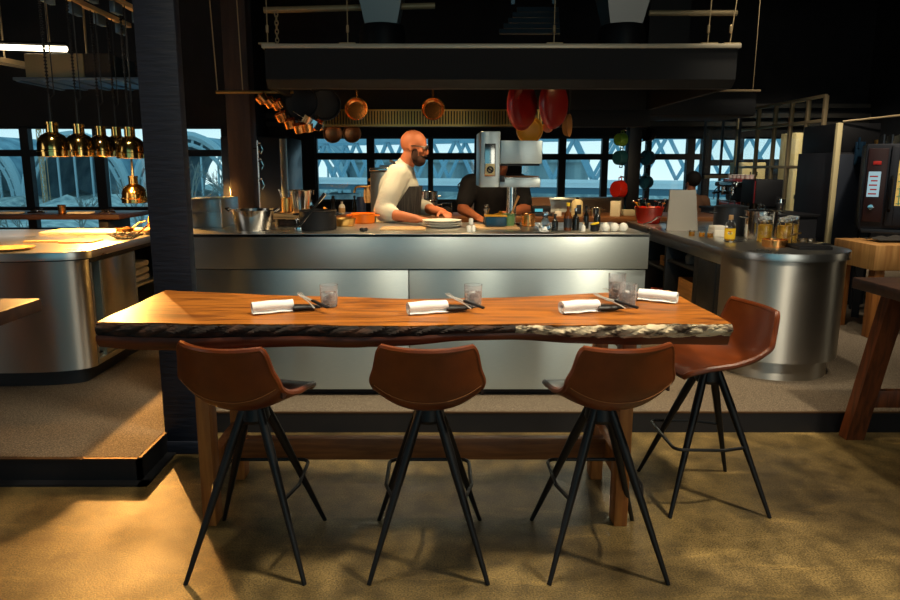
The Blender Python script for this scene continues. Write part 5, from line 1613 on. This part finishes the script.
for k in range(9):
    c_ = lathe_thing('espresso_cup', vessel(.024, .03, .045), white_cer, (3.44 + .07 * (k % 2), 7.14 + .05 * k, CBZ + .338), 'white espresso cup in the row on top of the coffee machine', 'cup', 'espresso cups on the machine', 14)
ge = thing('control_box', 'large black box at the right of the espresso machine', 'machine', (3.46, 6.86, CBZ))
m = MB(); m.box((-.13, -.16, .06), (.15, .16, .34), .008); m.obj('housing', black_iron, ge)
m = MB(); m.box((-.11, -.14, 0), (.13, .14, .06), .004); m.obj('stand', black_plastic, ge)
m = MB(); m.box((-.138, -.15, .07), (-.131, -.13, .33)); m.obj('red_edge', red_dark, ge)
gd = thing('coffee_grinder', 'small chrome coffee grinder between black box and bottles', 'grinder', (3.52, 6.56, CBZ))
m = MB(); m.lathe([(0, 0), (.05, 0), (.05, .02), (.03, .03), (.035, .09), (.05, .11), (.045, .15), (.02, .16), (0, .165)], n=20); m.obj('body', chrome, gd)
m = MB(); m.tube([(0, 0, .16), (-.05, -.03, .17), (-.07, -.04, .10)], .007, 6); m.obj('lever', black_plastic, gd)
for k in range(4):
    lathe_thing('tumbler', vessel(.026, .03, .095), dark_glass, (3.34, 6.95 - k * .12, CBZ), 'dark tumbler in the row on the edge of the coffee bar', 'glass', 'dark tumblers on the coffee bar', 14)
fg = thing('steel_fridge', 'dark steel fridge with a black top box and cream edge at the right', 'fridge', (4.06, 6.68, ZS))
m = MB(); m.box((-.14, -.30, 0), (.30, .35, 1.52), .006); m.obj('cabinet', black_paint, fg)
m = MB(); m.box((-.115, -.335, .05), (.20, -.302, 1.50), .004); dd = m.obj('door', mat('dark_steel_door', srgb(56, 62, 74), .42, .5), fg)
m = MB(); m.box((-.165, -.34, .30), (-.117, -.30, 1.80), .003); m.obj('cream_edge', cream, fg)
m = MB(); m.box((-.11, -.28, 1.522), (.29, .34, 1.80), .006); m.obj('top_box', black_iron, fg)
m = MB(); m.box((.02, -.36, 1.40), (.10, -.337, 1.62), .004); m.box((.03, -.375, 1.56), (.045, -.36, 1.66)); m.box((.085, -.375, 1.55), (.098, -.36, 1.62)); m.obj('clip', mat('blue_clip', srgb(40, 70, 96), .3, .6), fg)
m = MB(); m.box((.225, -.34, 1.50), (.245, -.302, 1.64), .003); m.obj('latch', brass_soft, fg)
m = MB(); m.tube([(-.10, -.30, 1.815), (.7, -.6, 1.90)], .01, 6); m.obj('pipe', tan_frame, fg)
ov = thing('combi_oven', 'black combi oven with a lit window at the right edge', 'oven', (4.34, 5.84, ZS), R(-30))
m = MB(); m.box((-.42, -.35, .82), (.50, .22, 1.58), .012); m.obj('housing', mat('oven_black', srgb(40, 42, 50), .45, .3), ov)
m = MB(); m.box((-.40, -.372, .90), (-.255, -.351, 1.54), .004); cpo = m.obj('control_panel', mat('panel_maroon', srgb(44, 20, 22), .4), ov)
m = MB(); m.box((-.385, -.376, 1.12), (-.295, -.371, 1.34), .002); m.obj('screen', ovenscreen_m, cpo)
m = MB()
for k in range(5):
    m.box((-.375 + .012 * (k % 2), -.3785, 1.14 + k * .038), (-.315, -.376, 1.152 + k * .038))
m.obj('screen_bars', label_red, cpo)
m = MB(); m.box((-.36, -.378, 1.40), (-.30, -.371, 1.43), .001); m.obj('panel_mark', label_red, cpo)
m = MB(); m.lathe([(0, 0), (.024, 0), (.022, .02), (0, .022)], n=18, M=Matrix.Translation((-.345, -.372, 1.03)) @ Matrix.Rotation(R(90), 4, 'X')); m.obj('knob', chrome, cpo)
dr = MB(); dr.box((-.235, -.385, .87), (-.175, -.351, 1.56), .006); dr.box((.40, -.385, .87), (.48, -.351, 1.56), .006); dr.box((-.175, -.385, 1.44), (.40, -.351, 1.56), .004); dr.box((-.175, -.385, .87), (.40, -.351, 1.04), .004)
dro = dr.obj('door', MATS['oven_black'], ov)
m = MB(); m.box((-.175, -.37, 1.04), (.40, -.364, 1.44)); m.obj('door_glass', pane_m, dro)
m = MB(); m.tube([(-.21, -.385, 1.0), (-.215, -.43, 1.02), (-.215, -.43, 1.28), (-.21, -.385, 1.30)], .012, 8); m.obj('handle', black_metal, dro)
m = MB()
for z in range(6):
    m.box((-.165, -.357, 1.06 + z * .064), (.38, -.353, 1.068 + z * .064))
for k in range(5):
    m.box((-.15 + k * .11, -.357, 1.05), (-.14 + k * .11, -.353, 1.43))
m.obj('rack', brass, ov)
m = MB(); m.box((-.173, -.3515, 1.045), (.39, -.3505, 1.435)); m.obj('lit_cavity', mat('cavity_glow', srgb(170, 130, 60), .6, emit=srgb(240, 190, 90), estr=.55), ov)
m = MB(); m.box((-.40, -.38, .80), (.5, -.33, .835), .004); m.obj('drip_rail', dark_steel, ov)
for x in (-.36, .42):
    for y in (-.22, .18):
        m = MB(); m.box((x - .03, y - .03, 0), (x + .03, y + .03, .82)); m.obj('leg', black_metal, ov)
m = MB()
for k in range(12):
    m.box((-.30 + k * .06, -.30, 1.582), (-.29 + k * .06, .2, 1.66), M=Matrix.Rotation(R(0), 4, 'X'))
m.obj('vent_fins', dark_steel, ov)
blk = thing('butcher_block', 'thick pale butcher block on wooden legs at the right edge', 'butcher block', (3.98, 5.33, ZS))
m = MB(); m.box((-.47, -.27, .56), (.5, .27, .765), .006); m.obj('block', maple, blk)
for x in (-.40, .42):
    for y in (-.21, .21):
        m = MB(); m.box((x - .04, y - .04, 0), (x + .04, y + .04, .56), .004); m.obj('leg', oak, blk)
m = MB(); m.surf(lambda u, v: (-.33 + .42 * u, .2 * (v - .5), .008 + .028 * abs(math.sin(u * 11 + v * 4)) * math.sin(PI * v) * (.4 + u) + .01 * math.sin(v * 13) * math.sin(PI * v) ** 2), 24, 10, .006)
tag(m.obj('dark_cloth', mat('grey_rag', srgb(62, 58, 54), .9), loc=(3.98, 5.33, ZS + .775)), 'crumpled dark cloth on top of the butcher block', 'cloth')

# ------------------------------------------------------------------ people


def skin_part(name, chains, mt, parent, extra=None, voxel=.009, smooth=6):
    """continuous figure: tapered chains (points with radii) and extra ellipsoids fused by a voxel remesh"""
    m = MB()
    for pts in chains:
        P_ = [Vector(p[:3]) for p in pts]; Rr = [p[3] for p in pts]
        # densify with round ends
        for i in range(len(P_) - 1):
            n = max(3, int((P_[i + 1] - P_[i]).length / .02))
            a, b, ra, rb = P_[i], P_[i + 1], Rr[i], Rr[i + 1]
            m.tube([a.lerp(b, k / n) for k in range(n + 1)], [ra + (rb - ra) * k / n for k in range(n + 1)], 14)
        for p, r in zip(P_, Rr):
            m.ball(p, r * .995, n=14)
    for c, r, s, Mx in (extra or []):
        m.ball(c, r, s, 24, M=Mx)
    o = m.obj(name, mt, parent)
    md = o.modifiers.new('fuse', 'REMESH'); md.mode = 'VOXEL'; md.voxel_size = voxel; md.use_smooth_shade = True
    ms = o.modifiers.new('soft', 'SMOOTH'); ms.factor = .5; ms.iterations = smooth
    dg = bpy.context.evaluated_depsgraph_get()
    me = bpy.data.meshes.new_from_object(o.evaluated_get(dg))
    old = o.data; o.modifiers.clear(); o.data = me; bpy.data.meshes.remove(old)
    me.shade_smooth()
    if not me.materials:
        me.materials.append(mt)
    return o


def hand(wr, d, n, side, curl=.6, s=1.0):
    """finger chains from wrist point wr: d along the hand, n out of the back of the hand, side towards the thumb"""
    wr, d, n, side = Vector(wr), Vector(d).normalized(), Vector(n).normalized(), Vector(side).normalized()
    ch = []
    palm = wr + d * .085 * s
    for k in range(4):
        b = wr + d * .018 * s + side * (.024 - k * .016) * s
        e_ = palm + side * (.030 - k * .020) * s
        ch.append([(*b, .015 * s), (*e_, .0125 * s)])
        L = (.072, .08, .075, .058)[k] * s
        p1 = e_ + (d * math.cos(curl * .5) - n * math.sin(curl * .5)) * L * .42
        p2 = p1 + (d * math.cos(curl * 1.2) - n * math.sin(curl * 1.2)) * L * .33
        p3 = p2 + (d * math.cos(curl * 1.8) - n * math.sin(curl * 1.8)) * L * .25
        ch.append([(*e_, .0105 * s), (*p1, .0092 * s), (*p2, .0083 * s), (*p3, .007 * s)])
    t0_ = wr + d * .025 * s + side * .028 * s
    t1_ = t0_ + (d * .7 + side * .7 - n * .3) * .04 * s
    t2_ = t1_ + (d * .95 + side * .2 - n * .4) * .032 * s
    t3_ = t2_ + (d - n * .5) * .022 * s
    ch.append([(*t0_, .015 * s), (*t1_, .0115 * s), (*t2_, .0098 * s), (*t3_, .008 * s)])
    return ch


def head_extras(c, fwd, r=.098):
    c, fwd = Vector(c), Vector(fwd).normalized()
    left = Vector((0, 0, 1)).cross(fwd).normalized(); upv = fwd.cross(left).normalized()
    Mr = Matrix((fwd, left, upv)).transposed().to_4x4()
    P_ = lambda f, l, u: c + fwd * f + left * l + upv * u
    ex = [(P_(-.008, 0, .030), r, (1.0, .80, .92), Mr), (P_(.022, 0, -.045), r * .70, (.95, .86, 1.05), Mr), (P_(.048, 0, -.098), .034, (1, 1.15, .75), Mr),
          (P_(.098, 0, -.018), .015, (1.1, .8, 1.7), Mr), (P_(.104, 0, -.034), .015, (1, 1.1, .8), Mr), (P_(.080, 0, .018), .030, (.6, 1.8, .4), Mr),
          (P_(.084, 0, -.066), .018, (.7, 1.5, .5), Mr)]
    for s in (-1, 1):
        ex.append((P_(-.008, s * .078, -.012), .026, (.7, .35, 1.2), Mr))
        ex.append((P_(.062, s * .040, -.028), .024, (.8, .9, .8), Mr))
    return ex, P_, Mr


# the bald chef carrying plates
ch = thing('person', 'bald bearded man in pale chef jacket and dark apron holding plates', 'person', (-.30, 4.86, ZS))
Q = lambda x, y, z, r: (x + .30, y - 4.86, z - ZS, r)
ex, HP, HM = head_extras((-.155 + .30, 4.78 - 4.86, 1.645 - ZS), (1, -.12, -.16))
chains = [[Q(-.30, 4.86, 1.02, .145), Q(-.29, 4.85, 1.18, .135), Q(-.27, 4.84, 1.34, .14), Q(-.255, 4.82, 1.44, .10)],
          [Q(-.235, 4.82, 1.47, .066), Q(-.185, 4.79, 1.58, .058)],
          [Q(-.26, 4.66, 1.44, .066), Q(-.36, 4.55, 1.20, .052), Q(-.345, 4.52, 1.175, .047), Q(-.12, 4.30, 1.155, .029)],
          [Q(-.25, 4.99, 1.43, .066), Q(-.14, 5.0, 1.20, .050), Q(.06, 4.72, 1.17, .030)],
          [Q(-.27, 4.66, 1.44, .07), Q(-.25, 4.99, 1.43, .07)],
          [Q(-.31, 4.77, .98, .095), Q(-.26, 4.76, .60, .065), Q(-.32, 4.75, .20, .042)],
          [Q(-.31, 4.95, .98, .095), Q(-.34, 4.96, .60, .065), Q(-.44, 4.96, .20, .042)],
          [Q(-.32, 4.75, .17, .045), Q(-.16, 4.73, .155, .032)], [Q(-.44, 4.96, .17, .045), Q(-.28, 4.96, .155, .032)]]
chains += hand(Q(-.12, 4.30, 1.155, 0)[:3], (1, -.25, -.12), (0.1, -.2, 1), (.2, .9, .1), .5)
chains += hand(Q(.06, 4.72, 1.17, 0)[:3], (.3, -1, -.05), (.1, -.1, 1), (-.9, -.2, .1), .5)
skin_part('body', chains, skin_m, ch, ex)
# jacket with rolled sleeves
skin_part('chef_jacket', [[Q(-.30, 4.86, .98, .16), Q(-.29, 4.85, 1.18, .152), Q(-.27, 4.84, 1.34, .156), Q(-.255, 4.82, 1.43, .115)],
                          [Q(-.27, 4.68, 1.44, .086), Q(-.25, 4.97, 1.43, .086)],
                          [Q(-.265, 4.66, 1.44, .086), Q(-.325, 4.58, 1.30, .078), Q(-.365, 4.55, 1.19, .074), Q(-.30, 4.48, 1.17, .062)],
                          [Q(-.25, 4.99, 1.43, .086), Q(-.14, 5.0, 1.20, .07), Q(-.06, 4.9, 1.185, .058)],
                          [Q(-.245, 4.82, 1.46, .080), Q(-.225, 4.81, 1.505, .073)]], white_cloth, ch, [], .010, 4)
skin_part('trousers', [[Q(-.30, 4.86, .98, .158), Q(-.305, 4.86, .90, .15)], [Q(-.31, 4.77, .95, .112), Q(-.26, 4.76, .60, .085), Q(-.32, 4.75, .25, .068)], [Q(-.31, 4.95, .95, .112), Q(-.34, 4.96, .60, .085), Q(-.44, 4.96, .25, .068)]], dark_cloth, ch, [], .012, 4)
m = MB()


def apron_fn(u, v):
    a = -PI * .62 + u * PI * 1.24
    z = 1.36 - v * .72
    r = (.178 if z > .95 else .19) - .004
    w = .55 + .45 * min(1, v * 3)
    a *= w
    cx = -.27 - .03 * min(1, v * 2)
    return (cx + r * math.cos(a) + .30, 4.85 + r * 1.04 * math.sin(a) - 4.86, z - ZS)


m.surf(apron_fn, 24, 24, .006); m.obj('apron', apron_m, ch)
m = MB()
for s in (-1, 1):
    m.tube([(.075, s * .07, 1.36 - ZS), (.07, s * .09 - .02, 1.46 - ZS), (.0, s * .09 - .02, 1.53 - ZS), (-.03, s * .03 - .02, 1.545 - ZS)], .009, 6)
m.obj('apron_strap', apron_m, ch)
m = MB()
m.ball(HP(.052, 0, -.088), .058, (.85, 1.12, .82), 18, M=HM)
m.ball(HP(.094, 0, -.054), .024, (.5, 1.6, .35), 12, M=HM)
for s in (-1, 1):
    m.ball(HP(.024, s * .064, -.055), .028, (.9, .45, 1.6), 12, M=HM)
m.obj('beard', mat('beard_hair', srgb(52, 28, 20), .9), ch)
m = MB()
for s in (-1, 1):
    m.ball(HP(.083, s * .034, .006), .012, (.6, 1, .8), 10, M=HM)
m.obj('eyes', white_cer, ch)
m = MB()
for s in (-1, 1):
    pts = [HP(.103 - .004 * abs(math.cos(a)), s * .036 + .026 * math.cos(a), .004 + .019 * math.sin(a)) for a in [2 * PI * q / 16 for q in range(16)]]
    m.tube(pts, .004, 6, True)
    m.tube([HP(.098, s * .060, .008), HP(.05, s * .082, .010), HP(-.01, s * .086, .004)], .004, 6)
m.tube([HP(.106, -.012, .008), HP(.106, .012, .008)], .004, 6)
m.obj('glasses', black_plastic, ch)

# cook in black behind the salamander grill
c2 = thing('person', 'cook in a black t-shirt bending behind the salamander grill', 'person', (.46, 5.35, ZS))
Q2 = lambda x, y, z, r: (x - .46, y - 5.35, z - ZS, r)
ex, HP2, HM2 = head_extras((.52 - .46, 5.16 - 5.35, 1.545 - ZS), (-.25, -1, -.5))
chains = [[Q2(.48, 5.40, 1.0, .15), Q2(.48, 5.36, 1.18, .14), Q2(.48, 5.29, 1.33, .14)], [Q2(.50, 5.24, 1.38, .065), Q2(.515, 5.19, 1.48, .056)],
          [Q2(.29, 5.30, 1.37, .064), Q2(.70, 5.28, 1.37, .064)],
          [Q2(.29, 5.30, 1.36, .062), Q2(.225, 5.22, 1.16, .048), Q2(.35, 4.98, 1.10, .030)],
          [Q2(.68, 5.28, 1.36, .062), Q2(.735, 5.22, 1.17, .048), Q2(.575, 5.0, 1.14, .030)],
          [Q2(.40, 5.42, .98, .10), Q2(.39, 5.40, .6, .068), Q2(.39, 5.46, .2, .044)], [Q2(.57, 5.42, .98, .10), Q2(.58, 5.40, .6, .068), Q2(.58, 5.46, .2, .044)],
          [Q2(.39, 5.46, .17, .045), Q2(.38, 5.30, .155, .034)], [Q2(.58, 5.46, .17, .045), Q2(.59, 5.30, .155, .034)]]
chains += hand(Q2(.35, 4.98, 1.10, 0)[:3], (.5, -1, -.1), (-.3, 0, 1), (.8, .4, .2), .9)
chains += hand(Q2(.575, 5.0, 1.14, 0)[:3], (-.6, -1, .1), (.3, 0, 1), (-.8, .4, .2), .9)
skin_part('body', chains, skin_m, c2, ex)
skin_part('black_tshirt', [[Q2(.48, 5.40, .95, .165), Q2(.48, 5.36, 1.18, .158), Q2(.48, 5.29, 1.33, .158), Q2(.49, 5.25, 1.385, .10)], [Q2(.30, 5.30, 1.37, .080), Q2(.69, 5.28, 1.37, .080)],
                           [Q2(.285, 5.30, 1.36, .082), Q2(.245, 5.25, 1.225, .074)], [Q2(.685, 5.28, 1.36, .082), Q2(.72, 5.24, 1.22, .074)]], dark_cloth, c2, [], .012, 4)
skin_part('trousers', [[Q2(.48, 5.41, .97, .16), Q2(.48, 5.41, .9, .155)], [Q2(.40, 5.42, .95, .115), Q2(.39, 5.40, .6, .088), Q2(.39, 5.46, .25, .07)], [Q2(.57, 5.42, .95, .115), Q2(.58, 5.40, .6, .088), Q2(.58, 5.46, .25, .07)]], dark_cloth, c2, [], .012, 4)
m = MB(); m.ball(HP2(-.022, 0, .042), .104, (1.0, .84, .88), 20, M=HM2); m.obj('hair', hair_m, c2)

# person sitting by the window
c3 = thing('person', 'dark-haired person seated at the window, seen from behind above the grey panel', 'person', (3.32, 8.4, ZS))
Q3 = lambda x, y, z, r: (x, y, z, r)
ex, HP3, HM3 = head_extras((.03, .02, 1.19), (-.35, 1, -.12), .095)
chains = [[Q3(0, 0, .56, .15), Q3(0, .0, .72, .14), Q3(0, .0, .90, .15)], [Q3(.0, .0, 1.0, .060), Q3(.02, .015, 1.12, .055)], [Q3(-.19, 0, .94, .062), Q3(.19, 0, .94, .062)],
          [Q3(-.19, 0, .93, .06), Q3(-.25, .05, .72, .047), Q3(-.12, .30, .74, .03)], [Q3(.19, 0, .93, .06), Q3(.27, .06, .74, .047), Q3(.22, .30, .76, .03)],
          [Q3(-.09, .0, .53, .10), Q3(-.11, .42, .52, .066), Q3(-.11, .44, .08, .045)], [Q3(.09, .0, .53, .10), Q3(.11, .42, .52, .066), Q3(.11, .44, .08, .045)],
          [Q3(-.11, .44, .05, .045), Q3(-.11, .58, .035, .034)], [Q3(.11, .44, .05, .045), Q3(.11, .58, .035, .034)]]
chains += hand((-.12, .30, .74), (.4, 1, 0), (0, 0, 1), (.9, -.3, 0), .5)
chains += hand((.22, .30, .76), (-.4, 1, 0), (0, 0, 1), (-.9, -.3, 0), .5)
skin_part('body', chains, skin_m, c3, ex, .011)
skin_part('brown_shirt', [[Q3(0, 0, .52, .165), Q3(0, 0, .72, .158), Q3(0, 0, .90, .166), Q3(0, .0, .98, .10)], [Q3(-.19, 0, .94, .078), Q3(.19, 0, .94, .078)],
                          [Q3(-.19, 0, .93, .078), Q3(-.25, .05, .72, .064), Q3(-.16, .22, .735, .046)], [Q3(.19, 0, .93, .078), Q3(.27, .06, .74, .064), Q3(.235, .22, .755, .046)]], mat('brown_shirt', srgb(120, 84, 60), .9), c3, [], .013, 4)
skin_part('trousers', [[Q3(-.09, .0, .53, .115), Q3(-.11, .42, .52, .084), Q3(-.11, .44, .12, .064)], [Q3(.09, .0, .53, .115), Q3(.11, .42, .52, .084), Q3(.11, .44, .12, .064)]], dark_cloth, c3, [], .013, 4)
m = MB(); m.ball(HP3(-.02, 0, .035), .106, (1.02, .86, .98), 20, M=HM3); m.obj('hair', hair_m, c3)
chr_ = thing('wooden_chair', 'plain wooden chair under the person at the window', 'chair', (3.32, 8.38, ZS))
m = MB(); m.box((-.2, -.2, .375), (.2, .22, .405), .008); m.obj('seat', oak, chr_)
for x in (-.17, .17):
    for y in (-.17, .18):
        m = MB(); m.box((x - .018, y - .018, 0), (x + .018, y + .018, .375)); m.obj('leg', oak, chr_)
    m = MB(); m.box((x - .018, -.215, .36), (x + .018, -.185, .80)); m.obj('back_post', oak, chr_)
m = MB(); m.box((-.17, -.225, .62), (.17, -.205, .78), .006); m.obj('backrest', oak, chr_)
